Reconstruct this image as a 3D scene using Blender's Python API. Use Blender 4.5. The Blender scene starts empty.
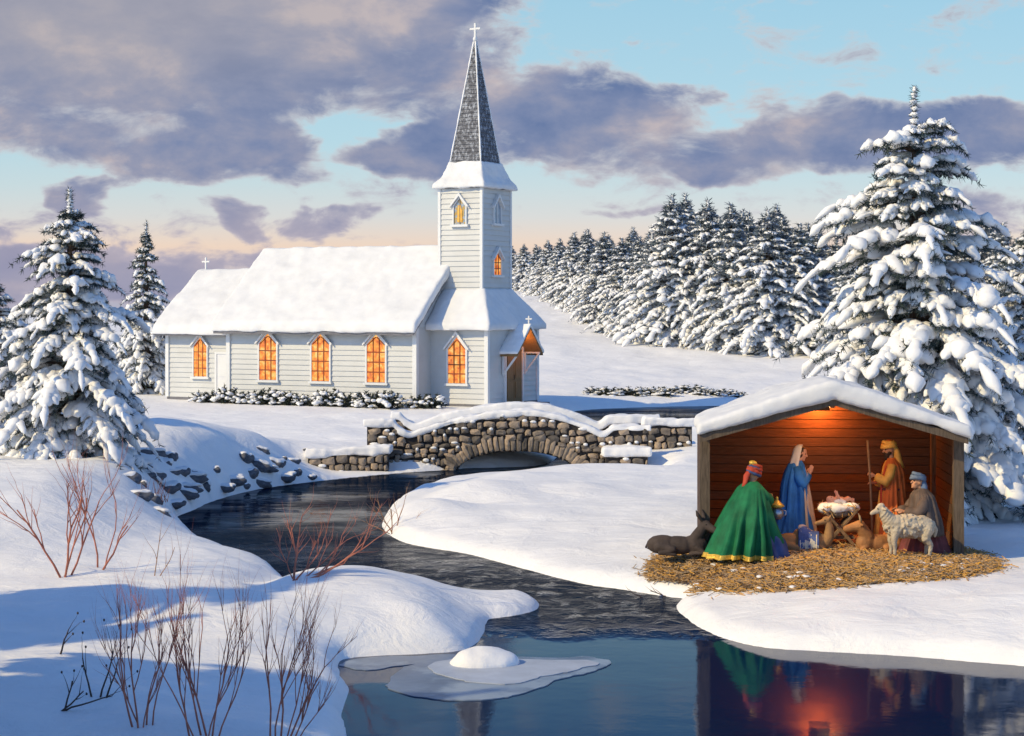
import bpy, bmesh, math, random
import numpy as np
from mathutils import Vector, Matrix

SC = bpy.context.scene
COL = SC.collection
PI = math.pi
# ------------------------------------------------------------------ camera
FPX, CX, HY, CAMH = 1800.0, 512.0, 307.0, 4.2      # focal length and horizon measured on the photograph
cam_data = bpy.data.cameras.new('camera')
cam = bpy.data.objects.new('camera', cam_data)
COL.objects.link(cam)
cam.location = (0, 0, CAMH)
cam.rotation_euler = (math.radians(90), 0, 0)
cam_data.sensor_width = 36
cam_data.lens = FPX / 1024 * 36
cam_data.shift_y = -(368 - HY) / 1024
cam_data.clip_start, cam_data.clip_end = 0.5, 4000
SC.camera = cam

# ------------------------------------------------------------------ world: Nishita sky with clouds in sky directions
SUN_EL = math.radians(34)
LH = Vector((0.88, 0.475)).normalized()              # way the sunlight travels over the ground
world = bpy.data.worlds.new('World'); SC.world = world
world.use_nodes = True
WT = world.node_tree; WT.nodes.clear()

class NB:
    """small node builder"""
    def __init__(s, t): s.t = t
    def n(s, kind, **kw):
        nd = s.t.nodes.new(kind)
        for k, v in kw.items(): setattr(nd, k, v)
        return nd
    def put(s, sock, v):
        if isinstance(v, bpy.types.NodeSocket): s.t.links.new(v, sock)
        else: sock.default_value = v
    def m(s, op, a, b=None, c=None, clamp=False):
        nd = s.n('ShaderNodeMath', operation=op, use_clamp=clamp)
        s.put(nd.inputs[0], a)
        if b is not None: s.put(nd.inputs[1], b)
        if c is not None: s.put(nd.inputs[2], c)
        return nd.outputs[0]
    def mix(s, f, a, b, mode='MIX'):
        nd = s.n('ShaderNodeMix', data_type='RGBA', blend_type=mode)
        s.put(nd.inputs[0], f); s.put(nd.inputs[6], a); s.put(nd.inputs[7], b)
        return nd.outputs[2]
    def noise(s, vec, scale, detail=5, rough=.55, dist=0.0):
        nd = s.n('ShaderNodeTexNoise')
        if vec is not None: s.t.links.new(vec, nd.inputs['Vector'])
        nd.inputs['Scale'].default_value = scale; nd.inputs['Detail'].default_value = detail
        nd.inputs['Roughness'].default_value = rough; nd.inputs['Distortion'].default_value = dist
        return nd.outputs['Fac']
    def smooth(s, x, a, b):
        nd = s.n('ShaderNodeMapRange', interpolation_type='SMOOTHSTEP')
        s.put(nd.inputs['Value'], x)
        nd.inputs['From Min'].default_value = a; nd.inputs['From Max'].default_value = b
        return nd.outputs['Result']
    def ramp(s, x, stops):
        nd = s.n('ShaderNodeValToRGB')
        e = nd.color_ramp.elements
        while len(e) < len(stops): e.new(0.5)
        for q, (p, c) in zip(e, stops): q.position = p; q.color = (*c, 1)
        s.put(nd.inputs[0], x)
        return nd.outputs[0]
    def xyz(s, x, y, z):
        nd = s.n('ShaderNodeCombineXYZ')
        for i, v in enumerate((x, y, z)): s.put(nd.inputs[i], v)
        return nd.outputs[0]

def lin(r, g, b):
    f = lambda c: (c/255/12.92 if c/255 <= .04045 else ((c/255+.055)/1.055)**2.4)
    return (f(r), f(g), f(b))

SKY_STR = 0.15
EXPOSURE = 0.30
def build_world():
    b = NB(WT)
    sky = b.n('ShaderNodeTexSky', sky_type='NISHITA', sun_disc=False)
    sky.sun_elevation = SUN_EL
    sky.sun_rotation = math.atan2(-LH.x, -LH.y)
    sky.air_density = 1.0; sky.dust_density = 0.2; sky.ozone_density = 8.0
    tc = b.n('ShaderNodeTexCoord')
    sp = b.n('ShaderNodeSeparateXYZ'); WT.links.new(tc.outputs['Generated'], sp.inputs[0])
    y = b.m('MAXIMUM', sp.outputs[1], 0.08)
    u = b.m('DIVIDE', sp.outputs[0], y); v = b.m('DIVIDE', sp.outputs[2], y)
    front = b.m('MULTIPLY', b.smooth(sp.outputs[1], 0.1, 0.5), b.smooth(v, .62, .36))
    K = 1.0 / SKY_STR / 2**EXPOSURE
    def C(r, g, bb): return tuple(c*K for c in lin(r, g, bb)) + (1,)
    # air colour by height above the horizon
    def sc(c): return tuple(x*K for x in lin(*c))
    grad = b.ramp(b.m('MULTIPLY', v, 3.0, clamp=True), [
        (0.0, sc((168, 166, 190))), (0.048, sc((194, 184, 196))), (0.10, sc((243, 208, 182))), (0.15, sc((220, 214, 208))), (0.204, sc((202, 216, 216))),
        (0.276, sc((184, 215, 222))), (0.51, sc((164, 207, 222))), (0.72, sc((92, 148, 196))), (1.0, sc((58, 108, 168)))])
    air = b.mix(b.m('MULTIPLY', front, .85), sky.outputs[0], grad)
    # cloud masses: (cx, cy, rx, ry, weight) in the same angular units the camera was measured in
    E = [(150, 30, 380, 115, 1.35), (390, 30, 150, 80, 1.2), (40, 120, 170, 45, .9), (210, 148, 115, 52, 1.35),
         (255, 172, 80, 26, .9),
         (420, 150, 95, 32, 1.25), (580, 118, 165, 60, 1.35), (470, 75, 70, 60, .8), (690, 85, 60, 20, .8), (730, 150, 90, 30, .9),
         (870, 140, 215, 42, 1.4), (700, 162, 80, 26, 1.1), (960, 118, 100, 24, .9), (700, 172, 60, 16, .7), (1010, 222, 90, 26, .6),
         (82, 186, 66, 20, 1.2), (236, 222, 44, 20, .95), (312, 228, 52, 15, .85), (60, 268, 230, 34, 1.4), (330, 262, 150, 16, .7), (-120, 240, 150, 50, .9), (620, 42, 34, 12, .5), (615, 215, 40, 9, .45),
         (-250, 120, 320, 90, .9), (1350, 90, 260, 60, .9)]
    wn = b.n('ShaderNodeTexNoise'); wn.inputs['Scale'].default_value = 14; wn.inputs['Detail'].default_value = 4
    uv = b.xyz(u, b.m('MULTIPLY', v, 1.7), 0.0)
    WT.links.new(uv, wn.inputs['Vector'])
    ws = b.n('ShaderNodeSeparateColor'); WT.links.new(wn.outputs['Color'], ws.inputs[0])
    uu = b.m('ADD', u, b.m('MULTIPLY', b.m('SUBTRACT', ws.outputs[0], .5), .13))
    vv = b.m('ADD', v, b.m('MULTIPLY', b.m('SUBTRACT', ws.outputs[1], .5), .05))
    tot = None
    for (cx, cy, rx, ry, w) in E:
        a = b.m('MULTIPLY', b.m('SUBTRACT', uu, (cx-CX)/FPX), FPX/rx)
        c = b.m('MULTIPLY', b.m('SUBTRACT', vv, (HY-cy)/FPX), FPX/ry)
        d2 = b.m('MULTIPLY_ADD', a, a, b.m('MULTIPLY', c, c))
        g = b.m('MULTIPLY', b.m('SUBTRACT', 1.15, d2, clamp=True), w)
        tot = g if tot is None else b.m('SMOOTH_MAX', tot, g, .25)
    fb = b.noise(b.xyz(b.m('MULTIPLY', u, 1.0), b.m('MULTIPLY', v, 2.2), 3.3), 24, 7, .62, .3)
    fb2 = b.noise(b.xyz(u, b.m('MULTIPLY', v, 1.8), 7.7), 15, 6, .58, .15)
    dens = b.m('ADD', tot, b.m('MULTIPLY', b.m('SUBTRACT', fb, .5), 2.1))
    alpha = b.smooth(dens, .18, .62)
    core = b.smooth(dens, .25, 1.0)
    # cloud colour: warm grey rim, violet body
    body = b.ramp(fb2, [(.32, sc((98, 116, 160))), (.44, sc((122, 133, 169))), (.56, sc((150, 151, 174))), (.69, sc((196, 182, 184)))])
    high = b.smooth(v, .09, .165)
    left = b.smooth(u, .02, -.2)
    body = b.mix(b.m('MULTIPLY', b.m('MULTIPLY', high, left), .55), body, C(182, 172, 172))
    body = b.mix(b.m('MULTIPLY', b.smooth(v, .075, .035), .65), body, C(164, 160, 182))
    rim = b.mix(b.smooth(v, .09, .03), C(206, 206, 210), C(184, 176, 190))
    cl = b.mix(core, rim, body)
    allc = b.mix(b.m('MULTIPLY', alpha, b.m('MULTIPLY', front, .94)), air, cl)
    bg = b.n('ShaderNodeBackground'); bg.inputs['Strength'].default_value = SKY_STR
    WT.links.new(allc, bg.inputs['Color'])
    out = b.n('ShaderNodeOutputWorld'); WT.links.new(bg.outputs[0], out.inputs[0])
build_world()

sun_data = bpy.data.lights.new('sun', 'SUN'); sun_data.energy = 3.25; sun_data.angle = math.radians(0.6)
sun_data.color = (1.0, 0.79, 0.42)
sun = bpy.data.objects.new('sun', sun_data); COL.objects.link(sun)
sdir = Vector((LH.x*math.cos(SUN_EL), LH.y*math.cos(SUN_EL), -math.sin(SUN_EL)))
sun.rotation_euler = sdir.to_track_quat('-Z', 'Y').to_euler()
sun.location = (-30, -15, 30)

SC.view_settings.view_transform = 'Standard'; SC.view_settings.look = 'None'
SC.view_settings.exposure = EXPOSURE; SC.view_settings.gamma = 1.0; SC.view_settings.use_curve_mapping = False
SC.render.engine = 'CYCLES'
SC.cycles.max_bounces = 6; SC.cycles.diffuse_bounces = 3; SC.cycles.glossy_bounces = 3
SC.cycles.use_denoising = True

# ------------------------------------------------------------------ helpers
def at(px, py, d): return ((px-CX)/FPX*d, d, CAMH-(py-HY)/FPX*d)
def gr(px, py, z=0.0):
    d = FPX*(CAMH-z)/(py-HY)
    return ((px-CX)/FPX*d, d)

def _h(ix, iy, iz, seed):
    n = (ix*374761393 + iy*668265263 + iz*2147483647 + seed*974634777) & 0xffffffff
    n = ((n ^ (n >> 13)) * 1274126177) & 0xffffffff
    n = ((n ^ (n >> 16)) * 2246822519) & 0xffffffff
    return ((n ^ (n >> 15)) & 0xffffff) / float(0xffffff)
def vnoise(P, scale=1.0, seed=0):
    P = np.asarray(P, float)*scale + 1000.0
    i = np.floor(P).astype(np.int64); f = P-i
    f = f*f*(3-2*f)
    r = 0
    for dx in (0, 1):
        for dy in (0, 1):
            for dz in (0, 1):
                w = (f[..., 0] if dx else 1-f[..., 0])*(f[..., 1] if dy else 1-f[..., 1])*(f[..., 2] if dz else 1-f[..., 2])
                r = r + w*_h(i[..., 0]+dx, i[..., 1]+dy, i[..., 2]+dz, seed)
    return r*2-1
def fbm(P, scale=1.0, seed=0, octs=4, gain=.5):
    r = 0; a = 1.0
    for k in range(octs):
        r = r + a*vnoise(P, scale*2**k, seed+k*17); a *= gain
    return r

class G:
    """collects shapes; becomes ONE mesh object"""
    def __init__(s): s.v = []; s.f = []; s.n = 0
    def add(s, V, F):
        V = [tuple(map(float, p)) for p in V]
        s.v.extend(V); o = s.n
        s.f.extend([tuple(int(i)+o for i in f) for f in F]); s.n += len(V)
        return s
    def box(s, x0, x1, y0, y1, z0, z1):
        return s.add([(x0, y0, z0), (x1, y0, z0), (x1, y1, z0), (x0, y1, z0), (x0, y0, z1), (x1, y0, z1), (x1, y1, z1), (x0, y1, z1)],
                     [(3, 2, 1, 0), (4, 5, 6, 7), (0, 1, 5, 4), (1, 2, 6, 5), (2, 3, 7, 6), (3, 0, 4, 7)])
    def prism(s, pts, off):
        """polygon (3D points) extruded by the vector off"""
        n = len(pts); P = [Vector(p) for p in pts]; o = Vector(off)
        V = P+[p+o for p in P]
        F = [tuple(range(n))[::-1], tuple(range(n, 2*n))]+[(i, (i+1) % n, (i+1) % n+n, i+n) for i in range(n)]
        return s.add(V, F)
    def tube(s, pts, rad, n=8, flat=1.0, noise=0, seed=0, closed=False, cap=True):
        P = [Vector(p) for p in pts]; m = len(P)
        if not hasattr(rad, '__len__'): rad = [rad]*m
        V = []; ref = None; rn = random.Random(seed)
        for i in range(m):
            if closed: t = P[(i+1) % m]-P[i-1]
            else: t = P[min(i+1, m-1)]-P[max(i-1, 0)]
            t = t.normalized() if t.length > 1e-9 else Vector((0, 0, 1))
            if ref is None:
                ref = Vector((0, 0, 1)) if abs(t.z) < .9 else Vector((1, 0, 0))
            a = (ref-t*ref.dot(t))
            a = a.normalized() if a.length > 1e-6 else t.orthogonal().normalized()
            ref = a; c = t.cross(a)
            for k in range(n):
                th = 2*PI*k/n
                r = rad[i]*(1+noise*(rn.random()*2-1))
                V.append(P[i]+a*math.cos(th)*r*flat+c*math.sin(th)*r)
        F = []
        for i in range(m if closed else m-1):
            j = (i+1) % m
            for k in range(n):
                F.append((i*n+k, i*n+(k+1) % n, j*n+(k+1) % n, j*n+k))
        if not closed and cap:
            F.append(tuple(range(n))[::-1]); F.append(tuple(range((m-1)*n, m*n)))
        return s.add(V, F)
    def ell(s, c, r, fr=None, nu=16, nv=10):
        """ellipsoid; fr = three axis vectors"""
        c = Vector(c)
        if not hasattr(r, '__len__'): r = (r, r, r)
        if fr is None: fr = (Vector((1, 0, 0)), Vector((0, 1, 0)), Vector((0, 0, 1)))
        A = [Vector(a) for a in fr]
        V = [c+A[2]*r[2]]
        for i in range(1, nv):
            ph = PI*i/nv
            for k in range(nu):
                th = 2*PI*k/nu
                V.append(c+A[0]*r[0]*math.sin(ph)*math.cos(th)+A[1]*r[1]*math.sin(ph)*math.sin(th)+A[2]*r[2]*math.cos(ph))
        V.append(c-A[2]*r[2])
        F = [(0, 1+k, 1+(k+1) % nu) for k in range(nu)]
        for i in range(nv-2):
            for k in range(nu):
                a = 1+i*nu+k; b_ = 1+i*nu+(k+1) % nu
                F.append((a, a+nu, b_+nu, b_))
        L = len(V)-1
        F += [(L, L-nu+(k+1) % nu, L-nu+k) for k in range(nu)]
        return s.add(V, F)
    def cap(s, p0, p1, r0, r1=None, n=12):
        """tapered capsule"""
        if r1 is None: r1 = r0
        p0 = Vector(p0); p1 = Vector(p1)
        d = p1-p0
        if d.length < 1e-6: return s.ell(p0, r0)
        t = d.normalized(); pts = []; rad = []
        for a in (-80, -55, -28, 0):
            pts.append(p0+t*r0*math.sin(math.radians(a))); rad.append(r0*math.cos(math.radians(a)))
        for a in (0, 28, 55, 80):
            pts.append(p1+t*r1*math.sin(math.radians(a))); rad.append(r1*math.cos(math.radians(a)))
        return s.tube(pts, rad, n)
    def chain(s, pts, rads):
        for i in range(len(pts)-1): s.cap(pts[i], pts[i+1], rads[i], rads[i+1])
        return s
    def robe(s, rings, seg=84, rows=44, seed=0, freq=2.6, a0=0.0, a1=2*PI, thick=None):
        """draped cloth: rings (cx,cy,cz,rx,ry,fold) from hem to neck"""
        Rg = np.array(rings, float); m = len(Rg)
        full = abs(a1-a0-2*PI) < 1e-6
        q = np.linspace(0, m-1, rows)
        def itp(col):
            x = np.arange(m); y = Rg[:, col]
            lin_ = np.interp(q, x, y)
            k = np.array([.25, .5, .25]); pad = np.concatenate([[2*lin_[0]-lin_[1]], lin_, [2*lin_[-1]-lin_[-2]]])
            for _ in range(3):
                lin_ = np.convolve(pad, k, 'valid'); pad = np.concatenate([[2*lin_[0]-lin_[1]], lin_, [2*lin_[-1]-lin_[-2]]])
            return lin_
        c = [itp(i) for i in range(6)]
        nseg = seg if full else seg+1
        th = a0+(a1-a0)*np.arange(nseg)/seg
        TH, Q = np.meshgrid(th, np.arange(rows))
        zz = c[2][Q]
        Pn = np.stack([np.cos(TH)*freq, np.sin(TH)*freq, zz*.55+seed*3.1], -1)
        n1 = 1-2*np.abs(vnoise(Pn, 1.0, seed)); n2 = vnoise(Pn, 2.3, seed+5)
        n3 = 1-2*np.abs(vnoise(Pn*np.array([1, 1, .8]), 1.9, seed+9))
        sc_ = 1+1.7*c[5][Q]*(n1*.85+n3*.55+n2*.25)
        X = c[0][Q]+np.cos(TH)*c[3][Q]*sc_; Y = c[1][Q]+np.sin(TH)*c[4][Q]*sc_
        V = np.stack([X, Y, zz], -1).reshape(-1, 3)
        F = []
        for i in range(rows-1):
            for k in range(seg):
                k2 = (k+1) % nseg
                F.append((i*nseg+k, i*nseg+k2, (i+1)*nseg+k2, (i+1)*nseg+k))
        V = [tuple(p) for p in V]
        if full:
            nb = len(V)
            V.append((c[0][0], c[1][0], c[2][0])); V.append((c[0][-1], c[1][-1], c[2][-1]))
            F += [(nb, (k+1) % seg, k) for k in range(seg)]
            o = (rows-1)*seg
            F += [(nb+1, o+k, o+(k+1) % seg) for k in range(seg)]
        s.add(V, F)
        return s

def mesh_of(name, g, smooth=True):
    me = bpy.data.meshes.new(name)
    me.from_pydata(g.v, [], g.f)
    if smooth: me.polygons.foreach_set('use_smooth', [True]*len(me.polygons))
    me.update()
    return me
def obj(name, g, mat, parent=None, smooth=False, loc=None):
    me = g if isinstance(g, bpy.types.Mesh) else mesh_of(name, g, smooth)
    o = bpy.data.objects.new(name, me); COL.objects.link(o)
    if mat is not None and not me.materials: me.materials.append(mat)
    if parent is not None: o.parent = parent
    if loc is not None: o.location = loc
    return o
def auto_smooth(me, ang=40):
    bm = bmesh.new(); bm.from_mesh(me)
    for f in bm.faces: f.smooth = True
    for e in bm.edges:
        e.smooth = not (len(e.link_faces) == 2 and e.calc_face_angle(0) > math.radians(ang))
    bm.to_mesh(me); bm.free()
def np_mesh(name, V, F, smooth=True):
    V = np.asarray(V, np.float32); F = np.asarray(F, np.int32)
    me = bpy.data.meshes.new(name)
    me.vertices.add(len(V)); me.vertices.foreach_set('co', V.ravel())
    k = F.shape[1]
    me.loops.add(F.size); me.loops.foreach_set('vertex_index', F.ravel())
    me.polygons.add(len(F)); me.polygons.foreach_set('loop_start', np.arange(0, F.size, k, dtype=np.int32))
    if smooth: me.polygons.foreach_set('use_smooth', np.ones(len(F), bool))
    me.update(calc_edges=True); me.validate()
    return me
def vox(name, g, mat, parent=None, voxel=.05, smooth=4, noise=0.0, nscale=3.0, seed=0, loc=None, weight=None):
    """overlapping closed shapes -> one continuous rounded surface"""
    me = mesh_of('tmp', g)
    t = bpy.data.objects.new('tmp', me); COL.objects.link(t)
    r = t.modifiers.new('r', 'REMESH'); r.mode = 'VOXEL'; r.voxel_size = voxel
    if smooth:
        sm = t.modifiers.new('s', 'SMOOTH'); sm.iterations = smooth; sm.factor = .5
    dg = bpy.context.evaluated_depsgraph_get()
    m2 = bpy.data.meshes.new_from_object(t.evaluated_get(dg))
    bpy.data.objects.remove(t); bpy.data.meshes.remove(me)
    m2.name = name; m2.materials.clear()
    n = len(m2.vertices)
    if noise and n:
        co = np.empty(n*3, np.float32); m2.vertices.foreach_get('co', co); co = co.reshape(-1, 3)
        no = np.empty(n*3, np.float32); m2.vertex_normals.foreach_get('vector', no); no = no.reshape(-1, 3)
        d = fbm(co+seed*7.7, nscale, seed, 3)*noise
        co = co+no*d[:, None]
        m2.vertices.foreach_set('co', co.astype(np.float32).ravel())
    m2.polygons.foreach_set('use_smooth', [True]*len(m2.polygons))
    m2.update()
    return obj(name, m2, mat, parent, loc=loc)
def tag(o, label=None, cat=None, group=None, kind=None):
    if label: o['label'] = label
    if cat: o['category'] = cat
    if group: o['group'] = group
    if kind: o['kind'] = kind
    return o
def thing(name, label, cat, loc=(0, 0, 0), rz=0.0, group=None):
    o = bpy.data.objects.new(name, None); COL.objects.link(o)
    o.location = loc; o.rotation_euler = (0, 0, rz); o.empty_display_size = .2
    return tag(o, label, cat, group)
def copy_tree(o, parent=None):
    c = o.copy(); COL.objects.link(c)
    if parent is not None: c.parent = parent
    for ch in [x for x in o.children]: copy_tree(ch, c)
    return c

# ------------------------------------------------------------------ materials
def mat(name, col, rough=.7, var=.15, vscale=6.0, bump=0.0, bscale=30.0, metal=0.0, stretch=None, col2=None, island=0.0, spec=.3, sss=0.0, two=(.42, .6)):
    m = bpy.data.materials.new(name); m.use_nodes = True
    t = m.node_tree; t.nodes.clear(); b = NB(t)
    pr = b.n('ShaderNodeBsdfPrincipled'); out = b.n('ShaderNodeOutputMaterial'); t.links.new(pr.outputs[0], out.inputs[0])
    tc = b.n('ShaderNodeTexCoord'); vec = tc.outputs['Object']
    if stretch:
        mp = b.n('ShaderNodeMapping'); mp.inputs['Scale'].default_value = stretch
        t.links.new(vec, mp.inputs[0]); vec = mp.outputs[0]
    n = b.noise(vec, vscale, 6, .6)
    c0 = tuple(max(0, c*(1-var)) for c in col); c1 = tuple(min(1, c*(1+var)) for c in col)
    c = b.ramp(n, [(.3, c0), (.7, c1)])
    if col2:
        n2 = b.noise(vec, vscale*.6, 5, .65)
        c = b.mix(b.smooth(n2, *two), c, (*col2, 1))
    if island:
        ge = b.n('ShaderNodeNewGeometry')
        f = b.m('MULTIPLY_ADD', ge.outputs['Random Per Island'], island*2, 1-island)
        hs = b.n('ShaderNodeHueSaturation'); t.links.new(f, hs.inputs['Value']); t.links.new(c, hs.inputs['Color'])
        t.links.new(b.m('MULTIPLY_ADD', ge.outputs['Random Per Island'], .6, .6), hs.inputs['Saturation'])
        c = hs.outputs[0]
    t.links.new(c, pr.inputs['Base Color'])
    pr.inputs['Roughness'].default_value = rough; pr.inputs['Metallic'].default_value = metal
    pr.inputs['Specular IOR Level'].default_value = spec
    if sss:
        pr.inputs['Subsurface Weight'].default_value = sss; pr.inputs['Subsurface Radius'].default_value = (.02, .03, .04)
    if bump:
        bn = b.n('ShaderNodeBump'); bn.inputs['Strength'].default_value = bump; bn.inputs['Distance'].default_value = .02
        t.links.new(b.noise(vec, bscale, 5, .6), bn.inputs['Height']); t.links.new(bn.outputs[0], pr.inputs['Normal'])
    return m
def glow(name, stops, scale, strength):
    m = bpy.data.materials.new(name); m.use_nodes = True
    t = m.node_tree; t.nodes.clear(); b = NB(t)
    pr = b.n('ShaderNodeBsdfPrincipled'); out = b.n('ShaderNodeOutputMaterial'); t.links.new(pr.outputs[0], out.inputs[0])
    tc = b.n('ShaderNodeTexCoord')
    c = b.ramp(b.noise(tc.outputs['Object'], scale, 3, .6), stops)
    t.links.new(c, pr.inputs['Emission Color']); pr.inputs['Emission Strength'].default_value = strength
    pr.inputs['Base Color'].default_value = (.2, .08, .02, 1); pr.inputs['Roughness'].default_value = .2
    return m
M = {}
M['snow'] = mat('snow', (.87, .87, .875), .55, .03, 1.2, .25, 60, spec=.25)
def ground_snow():
    m = M['snow']; t = m.node_tree; b = NB(t)
    pr = [n for n in t.nodes if n.type == 'BSDF_PRINCIPLED'][0]; old = [n for n in t.nodes if n.type == 'BUMP'][0]
    tc = [n for n in t.nodes if n.type == 'TEX_COORD'][0]
    mp = b.n('ShaderNodeMapping'); mp.inputs['Scale'].default_value = (.7, 1.0, 1.0); mp.inputs['Rotation'].default_value = (0, 0, .5); t.links.new(tc.outputs['Object'], mp.inputs[0])
    bn = b.n('ShaderNodeBump'); bn.inputs['Strength'].default_value = .8; bn.inputs['Distance'].default_value = .10
    t.links.new(b.noise(mp.outputs[0], 1.7, 9, .60, .5), bn.inputs['Height'])
    old.inputs['Distance'].default_value = .012; old.inputs['Strength'].default_value = .5
    t.links.new(bn.outputs[0], old.inputs['Normal'])
ground_snow()
M['snow_fine'] = mat('snow_on_things', (.81, .815, .83), .6, .04, 4, .35, 25, spec=.2)
M['snow_roof'] = mat('roof_snow', (.70, .71, .73), .65, .06, 1.1, .35, 14, spec=.15)
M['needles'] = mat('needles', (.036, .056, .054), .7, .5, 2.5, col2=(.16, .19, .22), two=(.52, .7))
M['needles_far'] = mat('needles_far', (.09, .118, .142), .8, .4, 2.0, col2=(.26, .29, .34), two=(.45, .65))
M['bark'] = mat('bark', (.09, .06, .045), .9, .3, 8, .6, 30)
M['siding'] = mat('white_paint', (.54, .55, .55), .5, .05, 1.5, .08, 20)
M['trim'] = mat('trim_paint', (.68, .69, .70), .45, .03, 3)
M['soffit'] = mat('soffit', (.16, .16, .18), .8, .2, 5)
M['shingle'] = mat('slate_shingle', (.095, .10, .12), .75, .45, 5, .5, 22, col2=(.36, .39, .45), two=(.46, .68), stretch=(3.2, 3.2, 1.6))
M['muntin'] = mat('muntin_wood', (.22, .05, .02), .6, .2, 10)
M['door'] = mat('door_wood', (.20, .12, .05), .6, .3, 6, .2, 30, stretch=(6, 6, .6))
M['door_white'] = mat('door_paint', (.66, .67, .70), .5, .05, 4)
M['iron'] = mat('iron', (.05, .045, .04), .45, .2, 10, metal=.6)
M['pane'] = glow('lit_pane', [(.34, (.55, .075, .006)), (.45, (.95, .22, .015)), (.55, (1, .38, .045)), (.66, (1, .66, .22))], 4.6, .72)
M['stained'] = mat('stained_glass', (.28, .33, .40), .15, .5, 9, col2=(.42, .27, .06), spec=.6, two=(.48, .52))
M['glass_pale'] = mat('pale_glass', (.30, .36, .44), .12, .3, 5, spec=.6)
M['stone'] = mat('field_stone', (.25, .20, .155), .85, .38, 7, .7, 24, island=.6)
M['mortar'] = mat('dark_mortar', (.045, .04, .038), .95, .3, 9)
M['rock'] = mat('bank_rock', (.115, .12, .14), .85, .4, 5, .6, 14)
M['plank'] = mat('dark_plank', (.082, .038, .018), .75, .35, 5, .35, 30, stretch=(1, 6, 12), island=.22)
M['post'] = mat('weathered_post', (.115, .085, .06), .8, .4, 6, .5, 30, stretch=(6, 6, .7))
M['straw'] = mat('straw', (.46, .275, .105), .7, .35, 14, island=.45)
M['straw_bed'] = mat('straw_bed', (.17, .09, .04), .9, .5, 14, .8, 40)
M['twig_red'] = mat('red_twig', (.42, .15, .10), .6, .35, 5)
M['twig_dark'] = mat('dark_twig', (.075, .052, .045), .8, .3, 6)
M['twig_tan'] = mat('tan_twig', (.36, .19, .10), .7, .3, 6)
M['leaf_dark'] = mat('hedge_leaf', (.03, .04, .03), .7, .5, 5)
M['grass_dry'] = mat('dry_grass', (.24, .09, .05), .8, .35, 6)
M['skin'] = mat('skin', (.62, .34, .23), .55, .08, 6, sss=.05)
M['skin_dark'] = mat('skin_tan', (.46, .23, .13), .55, .08, 6)
M['eye'] = mat('eye', (.02, .015, .012), .2, 0, 5, spec=.5)
M['hair'] = mat('hair', (.035, .02, .013), .6, .3, 20, .4, 60)
def cloth(name, col, var=.25, vs=3, rough=.75, col2=None, two=(.5, .6)):
    return mat(name, col, rough, var, vs, .15, 70, col2=col2, two=two)
M['green'] = cloth('green_velvet', (.006, .125, .05), .45, 3)
M['gold'] = mat('gold_trim', (.62, .40, .07), .45, .25, 12, .3, 40, metal=.35)
M['gold_cloth'] = cloth('gold_cloth', (.68, .38, .08), .3, 5)
M['red'] = cloth('red_cloth', (.40, .055, .03), .3, 5)
M['blue'] = cloth('blue_cloth', (.035, .20, .60), .35, 3)
M['navy'] = cloth('navy_cloth', (.05, .08, .20), .35, 5)
M['cream'] = cloth('cream_cloth', (.66, .60, .48), .12, 4)
M['white'] = cloth('white_cloth', (.76, .74, .70), .06, 4)
M['orange'] = cloth('orange_cloth', (.52, .13, .03), .3, 5)
M['umber'] = cloth('umber_cloth', (.095, .07, .06), .4, 5)
M['steel'] = cloth('steel_blue_cloth', (.11, .16, .25), .35, 5)
M['wine'] = cloth('wine_cloth', (.13, .035, .04), .35, 5)
M['wool'] = mat('wool', (.48, .41, .31), .9, .15, 8, .8, 24)
M['ox'] = mat('ox_hide', (.33, .155, .06), .7, .25, 5, .2, 40)
M['camel'] = mat('camel_hide', (.30, .17, .075), .8, .25, 5, .3, 40)
M['donkey'] = mat('donkey_hide', (.06, .045, .04), .8, .35, 4, .3, 40)
M['muzzle'] = mat('pale_muzzle', (.36, .29, .24), .7, .1, 8)
M['horn'] = mat('horn', (.30, .22, .13), .45, .2, 10)
M['silver'] = mat('silver', (.35, .38, .45), .3, .15, 10, metal=.8)
M['wood'] = mat('manger_wood', (.22, .14, .08), .8, .35, 6, .5, 25)
M['blanket'] = mat('saddle_blanket', (.06, .10, .26), .85, .3, 8, .2, 50, col2=(.50, .48, .42), two=(.52, .56))
def ice_mat():
    m = mat('ice', (.12, .16, .24), .30, .25, 1.6, .12, 8, col2=(.26, .32, .40), two=(.45, .62))
    return m
M['ice'] = ice_mat()
M['ice_white'] = mat('snowy_ice', (.40, .45, .54), .5, .15, 2, .2, 20)

# ------------------------------------------------------------------ terrain and water
ZW = -0.5
def chaikin(P, it=1):
    P = np.asarray(P, float)
    for _ in range(it):
        Q = np.roll(P, -1, 0)
        P = np.stack([.75*P+.25*Q, .25*P+.75*Q], 1).reshape(-1, 2)
    return P
zs = ZW
_st = []
def w(*pts, z=ZW, push=0.0):
    for (px, py) in pts:
        x, d = gr(px, py, z); _st.append((x, d+push))
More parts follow.
